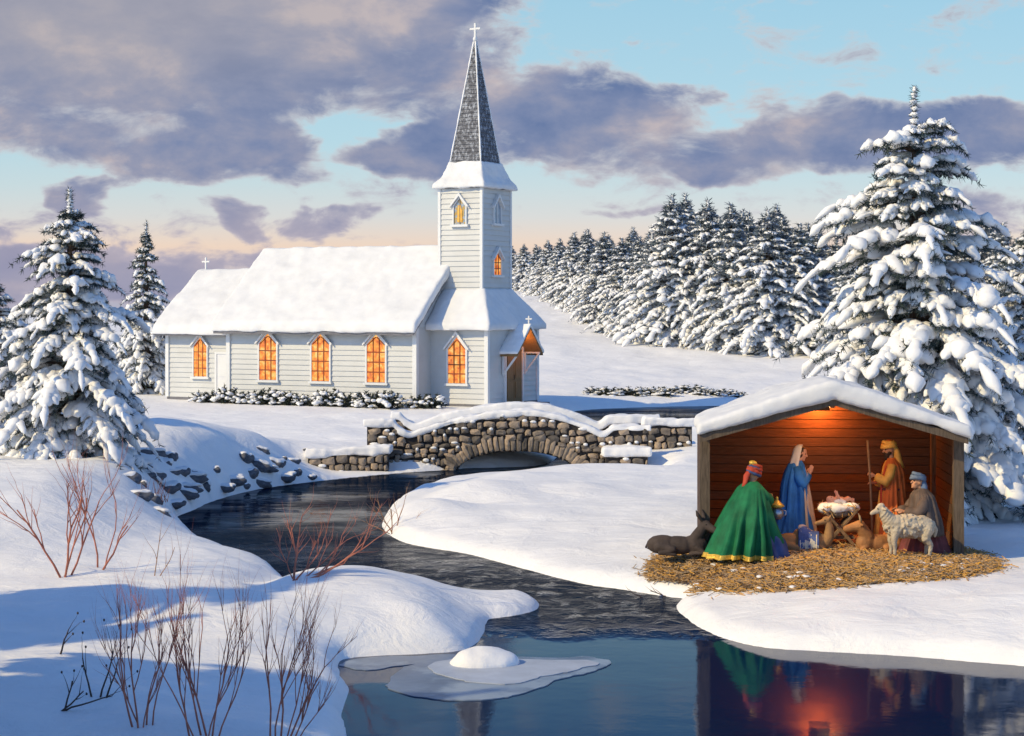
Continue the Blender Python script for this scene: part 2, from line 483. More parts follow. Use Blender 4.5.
# far-left waterline, then the near bank (its crest hides the waterline), the white mound, the pool, the right bank
w((462, 469), (430, 471), (390, 474), (350, 478), (310, 482), (270, 487), (235, 494), (205, 504), (186, 513), (172, 519))
w((196, 537), (230, 552), (258, 559), (276, 570), (292, 582), z=ZW+.12, push=.25)
w((312, 578), (340, 572), (372, 571), (400, 577), (430, 585), (456, 588), (482, 587), z=ZW+.33, push=1.0)
w((508, 592), (530, 592), z=ZW+.10, push=.1)
w((543, 605), (534, 612), (506, 617), (486, 619), (486, 632), (478, 645), (460, 652), (400, 655), (352, 657), (337, 661), (343, 681), (351, 692), (343, 707), (347, 740), (350, 820), (360, 960))
w((1500, 960), (1500, 705), (1240, 684), (1024, 666), (960, 661), (900, 656), (830, 652), (760, 648), (715, 637), (690, 621), (672, 606), (690, 599), (665, 597), (630, 591), (575, 583), (520, 568),
  (470, 554), (420, 547), (388, 537), (380, 522), (395, 503), (430, 488), (470, 480), (520, 476), (556, 473), (572, 471))
# under the bridge, round behind it and into the far pond
_back = [(1.8, 53.0), (2.2, 55.2), (3.4, 57.5), (4.6, 61), (6.0, 66), (8.0, 71.5), (13.5, 76.5), (22, 80), (34, 82), (34, 88.5), (20, 87), (8, 85.5), (3.2, 82.5), (2.6, 80), (2.2, 71), (2.0, 64), (1.75, 59), (1.4, 56.2), (1.15, 54.2), (.7, 53.1), (-.3, 52.7), (-1.3, 52.5), (-1.6, 52.2)]
WP = chaikin(np.array(_st+_back), 2)
WA, WB = WP, np.roll(WP, -1, 0)

def water_sd(x, y):
    """signed distance to the waterline: positive on land"""
    out = np.empty(x.shape)
    N = 40000
    for s0 in range(0, len(x), N):
        X = x[s0:s0+N, None].astype(np.float32); Y = y[s0:s0+N, None].astype(np.float32)
        best = np.full(X.shape[0], 1e9, np.float32); ins = np.zeros(X.shape[0], bool)
        for k in range(0, len(WA), 40):
            a = WA[k:k+40].astype(np.float32); b = WB[k:k+40].astype(np.float32); ab = b-a
            t = np.clip(((X-a[:, 0])*ab[:, 0]+(Y-a[:, 1])*ab[:, 1])/(ab**2).sum(1), 0, 1)
            d2 = (X-a[:, 0]-t*ab[:, 0])**2+(Y-a[:, 1]-t*ab[:, 1])**2
            best = np.minimum(best, d2.min(1))
            c = ((a[:, 1] > Y) != (b[:, 1] > Y)) & (X < (b[:, 0]-a[:, 0])*(Y-a[:, 1])/(b[:, 1]-a[:, 1]+1e-12)+a[:, 0])
            ins ^= (c.sum(1) % 2).astype(bool)
        out[s0:s0+N] = np.sqrt(best)*np.where(ins, -1, 1)
    return out
def sstep(x, a, b):
    t = np.clip((x-a)/(b-a), 0, 1); return t*t*(3-2*t)
def gs(x, y, cx, cy, rx, ry, h): return h*np.exp(-((x-cx)/rx)**2-((y-cy)/ry)**2)
def land(x, y):
    """height the snow reaches away from the water"""
    T = np.zeros_like(x)
    # near left bank, rising to the left
    T += .92*sstep(-x, 6.0, 9.2)*sstep(y, 27.5, 35)*(1-sstep(y, 44, 52))
    # hill with rocks behind the stream
    T += gs(x, y, -6.6, 48.5, 2.8, 3.2, .62)+gs(x, y, -11, 51, 3.5, 4, .55)+gs(x, y, -9.2, 46.5, 1.8, 2.2, .35)
    # the white mound in the bend of the stream, the gully beside it
    T += gs(x, y, -2.1, 27.2, 1.5, 1.6, .17)-gs(x, y, -3.9, 28.6, .55, 2.2, .22)-gs(x, y, -.6, 28.0, .8, 1.2, .12)
    T += gs(x, y, -4.4, 25.2, 1.6, 1.0, .14)-gs(x, y, -6, 26.9, 4, .55, .07)+gs(x, y, -8, 24, 2, 3, .1)
    # hummocks on the right bank
    T += gs(x, y, -1.9, 38.4, .7, .8, .42)+gs(x, y, -.8, 40.6, 1.1, 1.1, .34)-gs(x, y, -1.1, 39.2, .9, .35, .16)+gs(x, y, -.2, 36.7, 1.3, .9, .10)+gs(x, y, 1.6, 41.5, 1.8, 1.6, .16)
    T += gs(x, y, 3.6, 38, 1.6, 1.5, .08)-gs(x, y, 2.4, 46, 2.5, 3, .1)+gs(x, y, 9.5, 27.2, 3, 1.4, .06)
    # the far pond's banks and the long white hill with the forest
    T += 8.6*(1-np.exp(-np.clip(y-98, 0, None)/118))*(1-.18*sstep(x, 12, 45))*(1-.85*sstep(-x, 6, 30))
    T += gs(x, y, 9, 64, 5, 5, .12)-.9*np.exp(-(((x+4.5)/2.1)**4)-(((y-50.1)/1.7)**4))-.55*np.exp(-(((x-3.3)/1.1)**4)-(((y-50.4)/1.5)**4))
    P = np.stack([x, y, np.zeros_like(x)], -1)
    far = sstep(y, 50, 130)
    nz = fbm(P, .33, 3, 3)*.105+fbm(P*np.array([.5, 1, 1]), 1.3, 9, 3)*.034+fbm(P, .05, 21, 2)*.35*far
    calm = np.exp(-(((x-5.4)/3.2)**4)-(((y-31)/2.6)**4))       # trodden flat under the stable
    calm = np.maximum(calm, np.exp(-(((x+7)/11)**4)-(((y-81)/8.5)**4)))
    return np.maximum(T+nz*(1-calm), ZW+.05)
def terrain(x, y):
    x = np.atleast_1d(np.asarray(x, float)); y = np.atleast_1d(np.asarray(y, float))
    T = land(x, y)
    sd = np.full(x.shape, 50.0)
    k = (y < 130) & (np.abs(x) < 60)
    sd[k] = water_sd(x[k], y[k])
    P = np.stack([x, y, np.zeros_like(x)], -1)
    sdn = sd+fbm(P, 1.4, 31, 2)*.10*np.clip(np.abs(sd)*3, .3, 1)
    # steep rounded banks on the near and left side, low spreading ones on the right
    Fm = np.maximum.reduce([sstep(-x, .2, 1.4)*(y < 33.5), sstep(-x, 1.9, 3.0)*sstep(y, 33, 34)])
    q = lambda d, wd: 1-(1-np.clip(d/wd, 0, 1))**2.3
    lowbank = .30*q(sdn, .35)+.70*q(sdn, 3.4)
    steep = .25*q(sdn, .25)+.75*q(sdn, 1.5)
    r = Fm*steep+(1-Fm)*lowbank
    z = np.where(sdn > 0, ZW+(T-ZW)*r, ZW-.6*np.clip(-sdn/.8, 0, 1)**.8-.01)
    return z
def ground_z(x, y): return float(terrain([x], [y])[0])

NY, NX = 760, 640
ys = 9*(700/9)**(np.linspace(0, 1, NY))
ts = np.linspace(-1, 1, NX); gt = .42*ts+.58*ts**3
YY, TT = np.meshgrid(ys, gt, indexing='ij')
XX = TT*(28+.62*YY)
ZZ = terrain(XX.ravel(), YY.ravel())
ii = (np.arange(NY-1)[:, None]*NX+np.arange(NX-1)[None, :]).ravel()
snow_ground = obj('snow_ground', np_mesh('snow_ground', np.stack([XX.ravel(), YY.ravel(), ZZ], -1), np.stack([ii, ii+1, ii+NX+1, ii+NX], -1)), M['snow'])
tag(snow_ground, kind='structure')
del XX, YY, TT, ZZ, ii

def water_mat():
    m = bpy.data.materials.new('dark_water'); m.use_nodes = True
    t = m.node_tree; t.nodes.clear(); b = NB(t)
    out = b.n('ShaderNodeOutputMaterial'); df = b.n('ShaderNodeBsdfDiffuse'); gl = b.n('ShaderNodeBsdfGlossy'); mx = b.n('ShaderNodeMixShader'); fr = b.n('ShaderNodeFresnel')
    gl.inputs['Roughness'].default_value = .05; fr.inputs['IOR'].default_value = 1.34
    t.links.new(df.outputs[0], mx.inputs[1]); t.links.new(gl.outputs[0], mx.inputs[2]); t.links.new(mx.outputs[0], out.inputs[0])
    tc = b.n('ShaderNodeTexCoord'); sp = b.n('ShaderNodeSeparateXYZ'); t.links.new(tc.outputs['Object'], sp.inputs[0])
    x, y = sp.outputs[0], sp.outputs[1]
    wv = b.noise(b.xyz(x, b.m('MULTIPLY', y, .6), 2.0), .8, 4, .6)
    yw = b.m('ADD', y, b.m('MULTIPLY', b.m('SUBTRACT', wv, .5), 3.0))
    pool = b.smooth(yw, 27.8, 25.2)                                   # still, deep pool below the riffle
    col = b.mix(pool, (.005, .013, .030, 1), (.003, .016, .058, 1))
    t.links.new(col, df.inputs['Color'])
    rapid = b.m('MULTIPLY', b.smooth(yw, 25.4, 27.0), b.smooth(yw, 39, 33))
    v1 = b.xyz(b.m('MULTIPLY', x, 1.0), b.m('MULTIPLY', y, .8), 0.0)
    n1 = b.noise(v1, 2.4, 6, .58, .5)
    v2 = b.xyz(b.m('MULTIPLY', x, .4), b.m('MULTIPLY', y, .8), 4.0)
    n2 = b.noise(v2, .9, 4, .55, .3)
    h = b.m('ADD', b.m('MULTIPLY', n1, b.m('MULTIPLY_ADD', rapid, .17, .0016)), b.m('MULTIPLY', n2, b.m('MULTIPLY_ADD', pool, -.036, .040)))
    bn = b.n('ShaderNodeBump'); bn.inputs['Strength'].default_value = 1; bn.inputs['Distance'].default_value = 1.0
    t.links.new(h, bn.inputs['Height']); t.links.new(bn.outputs[0], gl.inputs['Normal']); t.links.new(bn.outputs[0], fr.inputs['Normal'])
    streak = b.noise(b.xyz(b.m('MULTIPLY', x, .16), b.m('MULTIPLY', y, .30), 9.0), 1.6, 5, .6, .3)
    lim = b.m('MULTIPLY_ADD', b.smooth(streak, .40, .66), .50, .12)      # broken surface: part of the mirror is lost
    lim = b.m('MAXIMUM', lim, b.m('MULTIPLY', pool, 1.0))
    lim = b.m('MAXIMUM', lim, b.m('MULTIPLY', b.m('MULTIPLY', rapid, .62), b.smooth(n1, .44, .64)))
    t.links.new(b.m('MULTIPLY', fr.outputs[0], lim), mx.inputs[0])
    return m
g = G(); g.add([(-60, 8, ZW), (80, 8, ZW), (80, 110, ZW), (-60, 110, ZW)], [(0, 1, 2, 3)])
tag(obj('stream_water', g, water_mat()), kind='structure')

# thin ice reaching out into the pool
def sheet(pts, z, thick, sd=0):
    P = chaikin(np.array([gr(px, py, z) for px, py in pts]), 3)
    P3 = np.concatenate([P, P[:, :1]*0], 1); P = P+np.stack([fbm(P3, 2.2, 5, 3), fbm(P3, 2.2, 55, 3)], -1)*.09
    g = G(); g.prism([(x, y, z-thick) for x, y in P], (0, 0, thick)); return g
ice = obj('ice_sheet', sheet([(388, 684), (392, 670), (425, 661), (470, 655), (535, 656), (585, 657), (622, 662), (590, 670), (560, 680), (530, 691), (500, 698), (455, 701), (412, 696)], ZW+.012, .03), M['ice'])
tag(ice, 'grey thin ice sheet on the blue pool around the small snow cap', 'ice')
obj('snow_crust', sheet([(420, 668), (450, 660), (500, 657), (560, 659), (612, 661.5), (575, 668), (548, 677), (520, 684), (485, 684), (452, 676)], ZW+.024, .01), M['ice_white'], ice)
rim = obj('ice_sheet', sheet([(338, 663), (352, 657), (420, 656), (470, 654), (440, 662), (400, 664), (372, 670), (350, 668)], ZW+.010, .02), M['ice'])
tag(rim, 'narrow ice rim along the foot of the rounded snow mound', 'ice')
x0, y0 = gr(483, 669, ZW)
g = G(); g.ell((0, 0, .02), (.40, .36, .22)); g.ell((.10, 0, .02), (.38, .33, .17)); g.ell((-.1, .05, 0), (.36, .36, .13))
cap = vox('snow_capped_rock', g, M['snow_fine'], None, .04, 6, .03, 2.5, 3, (x0, y0+.25, ZW))
tag(cap, 'low round snow cap sitting in the ice of the pool', 'snowy rock')

# ------------------------------------------------------------------ church
TH = math.radians(28)
CO = Vector(at(487, 407, 75.6)); CO.z = 0
ax = Vector((math.cos(TH), -math.sin(TH), 0)); bk = Vector((math.sin(TH), math.cos(TH), 0))
org = CO+bk*2.27
church = thing('church', 'white clapboard church with snowy roofs, tall dark spire and glowing orange windows', 'church', (org.x, org.y, -.02), -TH)

def siding(g, p0, p1, z0, z1, step=.225, dep=.045):
    """lapped boards on the wall p0->p1 (outward normal to the right of that direction)"""
    a = Vector((*p0, 0)); b_ = Vector((*p1, 0)); t = (b_-a).normalized(); n = Vector((t.y, -t.x, 0))
    z = z0
    while z < z1-.01:
        zt = min(z+step, z1)
        o0 = n*dep; o1 = n*.006
        V = [a+o0, b_+o0, b_+o1, a+o1, a-n*.01, b_-n*.01, b_-n*.01, a-n*.01]
        Z = [z, z, zt, zt, z, z, zt, zt]
        g.add([(v.x, v.y, q) for v, q in zip(V, Z)], [(0, 1, 2, 3), (4, 5, 1, 0), (0, 3, 7, 4), (1, 5, 6, 2), (3, 2, 6, 7), (5, 4, 7, 6)])
        z = zt
def walls(name, x0, x1, y0, y1, z1, sides, ridge=None):
    g = G(); z0 = -.15
    g.box(x0, x1, y0, y1, z0, z1)
    if ridge:                                        # gable ends
        ym = (y0+y1)/2
        g.prism([(x0+.01, y0, z1-.01), (x0+.01, y1, z1-.01), (x0+.01, ym, ridge)], (x1-x0-.02, 0, 0))
    c = {'f': ((x0, y0), (x1, y0)), 'r': ((x1, y0), (x1, y1)), 'b': ((x1, y1), (x0, y1)), 'l': ((x0, y1), (x0, y0))}
    for s in sides: siding(g, *c[s], .12, z1)
    if ridge:
        ym = (y0+y1)/2; z = z1
        while z < ridge-.1:
            f = (z-z1)/(ridge-z1); f2 = (z+.225-z1)/(ridge-z1)
            if f2 < 1:
                siding(g, (x0, ym+(y1-ym)*(1-f2)), (x0, ym-(ym-y0)*(1-f2)), z, z+.225)
                siding(g, (x1, ym-(ym-y0)*(1-f2)), (x1, ym+(y1-ym)*(1-f2)), z, z+.225)
            z += .225
    return obj(name, g, M['siding'], church)
def boards(spec, parent=church):
    for (x, y, z0, z1, wx, wy) in spec:
        g = G(); g.box(x-wx/2, x+wx/2, y-wy/2, y+wy/2, z0, z1); obj('corner_board', g, M['trim'], parent)

NX0, NX1 = -12.46, -2.76
walls('nave_wall', NX0, NX1, -3.5, 3.5, 3.36, 'flrb', 6.45)
walls('annex_wall', -16.3, NX0, -3.0, 3.0, 3.2, 'flb', 5.6)
walls('tower_base_wall', NX1, 0, -2.27, 2.27, 3.42, 'frb')
walls('tower_wall', -2.87, -.8, -1.28, 1.28, 9.45, 'flrb')
for (nm, x0, x1, y0, y1) in (('foundation', NX0-.03, NX1+.03, -3.53, 3.53), ('foundation', -16.33, NX0-.05, -3.03, 3.03), ('foundation', NX1+.05, .035, -2.305, 2.305)):
    g = G(); g.box(x0, x1, y0, y1, -.3, .12); obj(nm, g, M['soffit'], church)
e = .035
boards([(NX0, -3.5, .12, 3.36, .2, .2), (NX1, -3.5, .12, 3.36, .2, .2), (-16.3, -3.0, .12, 3.2, .18, .18), (0, -2.27, .12, 3.42, .18, .18), (0, 2.27, .12, 3.42, .18, .18),
        (-2.87, -1.28, 4.6, 9.45, .13, .13), (-.8, -1.28, 4.6, 9.45, .13, .13), (-.8, 1.28, 4.6, 9.45, .13, .13), (-2.87, 1.28, 4.6, 9.45, .13, .13)])
g = G(); g.box(NX0+.1, NX1-.1, -3.56, -3.5, 3.14, 3.36); obj('frieze_board', g, M['trim'], church)
g = G(); g.box(-16.2, NX0-.02, -3.06, -3.0, 3.0, 3.2); obj('frieze_board', g, M['trim'], church)
g = G(); g.box(NX1+.05, -.09, -2.33, -2.27, 3.24, 3.42); g.box(0, .06, -2.18, 2.18, 3.24, 3.42); obj('frieze_board', g, M['trim'], church)

def gable_roof(nm, x0, x1, hy, ze, zr, thick, snow_t, seed, vx=.09):
    g = G()
    g.prism([(x0, -hy, ze-thick), (x0, 0, zr-thick), (x0, hy, ze-thick), (x0, hy, ze), (x0, 0, zr), (x0, -hy, ze)], (x1-x0, 0, 0))
    r = obj(nm, g, M['soffit'], church)
    g = G(); t = snow_t; o = .10
    g.prism([(x0-o, -hy-o, ze-.10), (x0-o, 0, zr-.03), (x0-o, hy+o, ze-.10), (x0-o, hy+o*.4, ze+t*1.15), (x0-o, .25, zr+t*.93), (x0-o, -.25, zr+t*.93), (x0-o, -hy-o*.4, ze+t*1.15)], (x1-x0+2*o, 0, 0))
    s = vox('roof_snow', g, M['snow_roof'], r, vx, 5, .045, 1.2, seed)
    return r
gable_roof('nave_roof', NX0-.42, NX1+.28, 4.1, 3.16, 6.62, .12, .36, 1)
gable_roof('annex_roof', -16.3-.4, NX0-.15, 3.55, 3.02, 5.72, .1, .32, 2)
# hipped skirt roof round the foot of the tower
g = G()
a = [(NX1+.02, -2.72, 3.28), (.27, -2.66, 3.28), (.27, 2.66, 3.28), (NX1+.02, 2.72, 3.28)]
b4 = [(NX1+.02, -1.2, 4.86), (-.72, -1.2, 4.86), (-.72, 1.2, 4.86), (NX1+.02, 1.2, 4.86)]
def frustum(g, A, B): g.add(A+B, [(3, 2, 1, 0), (4, 5, 6, 7)]+[(i, (i+1) % 4, (i+1) % 4+4, i+4) for i in range(4)])
frustum(g, a, b4); r = obj('skirt_roof', g, M['soffit'], church)
g = G()
A = [(NX1+.02, -2.8, 3.24), (.34, -2.7, 3.24), (.34, 2.7, 3.24), (NX1+.02, 2.8, 3.24)]
A2 = [(NX1+.02, -2.78, 3.5), (.33, -2.68, 3.48), (.33, 2.68, 3.48), (NX1+.02, 2.78, 3.5)]
B2 = [(NX1+.02, -1.32, 5.0), (-.66, -1.32, 5.0), (-.66, 1.32, 5.0), (NX1+.02, 1.32, 5.0)]
frustum(g, A, A2); frustum(g, A2, B2)
g.v = [tuple(p) for p in g.v]
vox('roof_snow', g, M['snow_roof'], r, .06, 4, .03, 1.6, 4)

# spire
tx = -1.835
def rect(hx, hy, z): return [(tx-hx, -hy, z), (tx+hx, -hy, z), (tx+hx, hy, z), (tx-hx, hy, z)]
g = G(); zz0, zz1 = 10.05, 15.9; n = 34
for i in range(n):
    f0, f1 = i/n, (i+1)/n
    s0, s1 = (1-f0)**1.0, (1-f1)**1.0
    o = .035
    frustum(g, rect(.78*s0+o+.02, .90*s0+o+.02, zz0+(zz1-zz0)*f0), rect(.78*s1+.02, .90*s1+.02, zz0+(zz1-zz0)*f1+.004))
spire = obj('spire', g, M['shingle'], church)
g = G(); frustum(g, rect(1.20, 1.44, 9.33), rect(1.15, 1.38, 9.47)); obj('spire_eave', g, M['soffit'], church)
g = G()
prof = [(1.29, 1.53, 9.34), (1.28, 1.52, 9.52), (1.06, 1.26, 9.82), (.92, 1.06, 10.2), (.83, .95, 10.5)]
for p, q in zip(prof, prof[1:]): frustum(g, rect(*p), rect(*q))
vox('spire_snow', g, M['snow_roof'], spire, .05, 4, .05, 1.8, 6)
for sx, sy in ((-1, -1), (1, -1), (1, 1), (-1, 1)):     # snow caught along the hips
    g = G(); rs = random.Random(sx*3+sy)
    pts = [(tx+sx*(.79*(1-f)+.03), sy*(.91*(1-f)+.03), zz0+(zz1-zz0)*f) for f in np.linspace(.02, .98, 40)]
    g.tube(pts, [.028+rs.random()*.02 for _ in pts], 6); obj('hip_snow', g, M['snow_fine'], spire, True)
def cross(name, x, y, z, h, t, parent, wx=None):
    g = G(); wx = wx or h*.33
    g.box(x-t, x+t, y-t, y+t, z, z+h)
    k = Vector((math.cos(TH), math.sin(TH)))           # arms lie across the view of the front wall
    g.box(x-wx, x-t, y-t*.9, y+t*.9, z+h*.62, z+h*.62+2*t); g.box(x+t, x+wx, y-t*.9, y+t*.9, z+h*.62, z+h*.62+2*t)
    return obj(name, g, M['trim'], parent)
cross('cross', tx, 0, 15.85, .74, .040, church, .26)
g = G(); g.ell((tx, 0, 15.90), (.10, .10, .12)); obj('finial', g, M['trim'], church, True)
cross('cross', -16.45, 0, 5.95, .62, .035, church, .22)

# windows: pointed opening, casing with little gabled hood, panes, muntins, sill
def window(cx, zb, wd, zs, zp, face='f', pos=0, lit='pane', cols=3, rows=4, hood=True, mt='muntin'):
    """cx along the wall, zb sill, zs shoulder, zp peak; face f: y=pos looking -y, r: x=pos looking +x"""
    def W(u, z, o):
        return (cx+u, pos-o, z) if face == 'f' else (pos+o, cx+u, z)
    def pr(g, pts, o0, o1):
        P0 = [W(u, z, o0) for u, z in pts]; d = Vector(W(0, 0, o1))-Vector(W(0, 0, o0)); g.prism(P0, d)
    h = wd/2; fw = .075 if wd > .8 else .055
    g = G()
    pr(g, [(-h-fw, zb-.02), (-h, zb-.02), (-h, zs), (-h-fw, zs)], .0, .10)
    pr(g, [(h, zb-.02), (h+fw, zb-.02), (h+fw, zs), (h, zs)], .0, .10)
    pr(g, [(-h-fw, zs), (-h, zs), (0, zp), (0, zp+fw*1.4)], .0, .101)
    pr(g, [(h, zs), (h+fw, zs), (0, zp+fw*1.4), (0, zp)], .0, .102)
    fr = obj('window', g, M['trim'], church)
    g = G(); pr(g, [(-h, zb), (h, zb), (h, zs), (0, zp), (-h, zs)], .031, .045)
    obj('pane', g, M[lit], fr)
    g = G(); mw = .024 if wd > .8 else .018
    for i in range(1, cols):
        u = -h+wd*i/cols; zt = zs+(zp-zs)*(1-abs(u)/h)-.02
        pr(g, [(u-mw, zb), (u+mw, zb), (u+mw, zt), (u-mw, zt)], .047, .068)
    for j in range(1, rows):
        z = zb+(zs-zb+.1)*j/rows
        pr(g, [(-h, z-mw), (h, z-mw), (h, z+mw), (-h, z+mw)], .049, .066)
    if rows > 2:
        pr(g, [(-h, zs-mw), (-h+.05, zs-mw), (.0, zs-mw+(zp-zs)*.75), (-.04, zs-mw+(zp-zs)*.80)], .049, .065)
        pr(g, [(h-.05, zs-mw), (h, zs-mw), (.04, zs-mw+(zp-zs)*.80), (.0, zs-mw+(zp-zs)*.75)], .049, .064)
    obj('muntin', g, M[mt], fr)
    g = G(); pr(g, [(-h-.14, zb-.12), (h+.14, zb-.12), (h+.14, zb-.02), (-h-.14, zb-.02)], .0, .17); obj('sill', g, M['trim'], fr)
    if hood:
        g = G(); q = fw+.10; k = .10
        pr(g, [(-h-q, zs-.06), (-h-q, zs+.03), (0, zp+fw*1.4+k+.05), (0, zp+fw*1.4-.03+k*.4)], .0, .19)
        pr(g, [(h+q, zs-.06), (h+q, zs+.03), (0, zp+fw*1.4+k+.05), (0, zp+fw*1.4-.03+k*.4)], .0, .188)
        obj('hood', g, M['trim'], fr)
    return fr
for px in (267, 321, 376):
    d = 80.2-(px-229)/188*4.5
    xl = NX0+.2+(px-229)/188*9.7
    window(xl, 1.02, .92, 2.62, 3.06, 'f', -3.5)
window(-14.40, 1.08, .74, 2.45, 2.85, 'f', -3.0)
window(-1.42, 1.0, .86, 2.45, 2.95, 'f', -2.27)
window(-1.84, 7.78, .58, 8.55, 8.9, 'f', -1.28, 'stained', 2, 1, mt='soffit')
window(0.0, 7.85, .62, 8.55, 8.9, 'r', -.8, 'glass_pale', 2, 1, mt='trim')
window(0.0, 5.62, .66, 6.3, 6.62, 'r', -.8, 'pane', 3, 3)
# robed figure of coloured glass in the tower window
g = G(); g.prism([(-1.98, -1.328, 7.86), (-1.70, -1.328, 7.86), (-1.74, -1.328, 8.35), (-1.80, -1.328, 8.6), (-1.90, -1.328, 8.6), (-1.95, -1.328, 8.35)], (0, -.02, 0))
obj('glass_figure', g, M['gold_cloth'], church)
# annex side door
dg_ = G(); dg_.box(-13.45, -12.83, -3.09, -3.0, .1, 2.1); dr = obj('door', dg_, M['door_white'], church)
g = G(); g.box(-13.56, -13.45, -3.12, -3.0, .1, 2.2); g.box(-12.83, -12.72, -3.12, -3.0, .1, 2.2); g.box(-13.45, -12.83, -3.12, -3.0, 2.1, 2.2); obj('door_frame', g, M['trim'], dr)
g = G()
for z0_, z1_ in ((.25, .95), (1.1, 1.95)): g.box(-13.36, -12.92, -3.105, -3.085, z0_, z1_)
obj('door_panel', g, M['trim'], dr)
# double entrance door under a gabled hood on the shaded end
g = G(); g.box(.0, .075, -.72, -.01, .1, 2.35); g.box(0, .075, .01, .72, .1, 2.35); dr = obj('entrance_door', g, M['door'], church)
g = G()
for y0_, y1_ in ((-.62, -.12), (.12, .62)):
    for z0_, z1_ in ((.3, 1.0), (1.15, 2.2)): g.box(.07, .1, y0_, y1_, z0_, z1_)
obj('door_panel', g, M['door'], dr)
g = G(); g.tube([(.1, -.07, 1.1), (.14, -.07, 1.1), (.14, -.07, 1.3)], .015, 6); obj('handle', g, M['iron'], dr)
g = G(); g.box(0, .12, -.86, -.74, .1, 2.5); g.box(0, .12, .74, .86, .1, 2.5); g.box(0, .12, -.74, .74, 2.38, 2.5); obj('door_frame', g, M['trim'], dr)
hood = G()
X1 = .85
for s in (-1, 1):
    hood.prism([(.03, s*1.18, 2.12), (.03, 0, 3.28), (.03, 0, 3.38), (.03, s*1.18, 2.22)], (X1, 0, 0))
hd = obj('porch_roof', hood, M['door'], church)
for s in (-1, 1):
    g = G(); g.box(.06, .14, s*1.0-.04, s*1.0+.04, 1.3, 2.26); g.tube([(.1, s*1.0, 1.35), (.78, s*1.0, 2.2)], .05, 6); g.box(.1, .82, s*1.0-.04, s*1.0+.04, 2.2, 2.27)
    obj('bracket', g, M['trim'], hd)
g = G(); g.prism([(.05, -1.0, 2.3), (.05, 1.0, 2.3), (.05, 0, 3.24)], (.03, 0, 0)); obj('gable_panel', g, M['door'], hd)
g = G()
for s in (-1, 1):
    g.prism([(.0, s*1.24, 2.20), (.0, 0, 3.36), (.0, 0, 3.52), (.0, s*1.24, 2.34)], (X1+.06, 0, 0))
vox('porch_snow', g, M['snow_fine'], hd, .035, 3, .02, 2.5, 8)
cross('cross', X1-.05, 0, 3.42, .42, .03, hd, .15)
g = G(); g.box(.0, 1.2, -1.2, 1.2, -.2, .1); obj('step', g, M['soffit'], church)
# lantern under the hood
g = G(); g.cap((.42, 0, 2.86), (.42, 0, 2.98), .05, .05); lan = obj('porch_lantern', g, glow('lantern', [(.3, (1, .5, .12)), (.7, (1, .6, .2))], 3, 6), church, True)
def lamp(name, loc, energy, col, size, parent=None):
    ld = bpy.data.lights.new(name, 'POINT'); ld.energy = energy; ld.color = col; ld.shadow_soft_size = size
    o = bpy.data.objects.new(name, ld); COL.objects.link(o); o.location = loc
    if parent: o.parent = parent
    return o
lamp('porch_lamp_light', (.5, 0, 2.7), 22, (1, .36, .08), .08, church)

# ------------------------------------------------------------------ stone bridge
BD = 51.9
bridge = thing('stone_bridge', 'arched fieldstone bridge with snow on its parapets over the stream', 'bridge', (0, BD, 0))
AX, AZ0, AR, AH = .12, -.62, 1.74, .66          # arch centre, springing, half span, rise
def ztop(x):
    P = [(-5, .80), (-3.38, .80), (-3.30, .62), (-2.95, .42), (-2.2, .70), (-1.2, .94), (-.2, 1.07), (.7, 1.08), (1.4, .94), (2.1, .70), (2.65, .45), (2.86, .62), (2.95, .68), (6, .68)]
    return float(np.interp(x, [p[0] for p in P], [p[1] for p in P]))
def zarch(x):
    u = (x-AX)/AR
    return AZ0+AH*math.sqrt(max(0, 1-u*u)) if abs(u) < 1 else -9
def bridge_core(y0, y1, x0, x1, dz=0):
    g = G(); xs = np.linspace(x0, x1, 90)
    xs = np.unique(np.concatenate([xs, [AX-AR, AX+AR]]))
    for a_, b_ in zip(xs, xs[1:]):
        mid = (a_+b_)/2
        lo0, lo1 = (zarch(a_), zarch(b_)) if abs(mid-AX) < AR else (-1.0, -1.0)
        lo0 = max(lo0, -1.0); lo1 = max(lo1, -1.0)
        V = [(a_, y0, lo0), (b_, y0, lo1), (b_, y1, lo1), (a_, y1, lo0), (a_, y0, ztop(a_)+dz), (b_, y0, ztop(b_)+dz), (b_, y1, ztop(b_)+dz), (a_, y1, ztop(a_)+dz)]
        g.add(V, [(3, 2, 1, 0), (4, 5, 6, 7), (0, 1, 5, 4), (2, 3, 7, 6)]+([(3, 0, 4, 7)] if a_ == xs[0] else [])+([(1, 2, 6, 5)] if b_ == xs[-1] else []))
    return g
def stone(g, cx, cz, wx, wz, y, rn, bulge=.06, rot=0.0):
    n = 8; V = []; ph = rn.random()*6
    for ring, (k, o) in enumerate(((1.0, .02), (.92, -bulge*.7), (.55, -bulge*(.9+.4*rn.random())))):
        for i in range(n):
            a = 2*PI*i/n+.1
            sq = 1/max(abs(math.cos(a)), abs(math.sin(a)))**.72
            r = (1+.13*math.sin(3*a+ph)*.6+(rn.random()-.5)*.26)*k
            u, v = math.cos(a)*sq*wx/2*r, math.sin(a)*sq*wz/2*r
            V.append((cx+u*math.cos(rot)-v*math.sin(rot), y+o, cz+u*math.sin(rot)+v*math.cos(rot)))
    V.append((cx, y-bulge*(1+.4*rn.random()), cz))
    F = []
    for q in range(2):
        for i in range(n): F.append((q*n+i, q*n+(i+1) % n, (q+1)*n+(i+1) % n, (q+1)*n+i))
    for i in range(n): F.append((2*n+i, 2*n+(i+1) % n, 3*n))
    g.add(V, F)
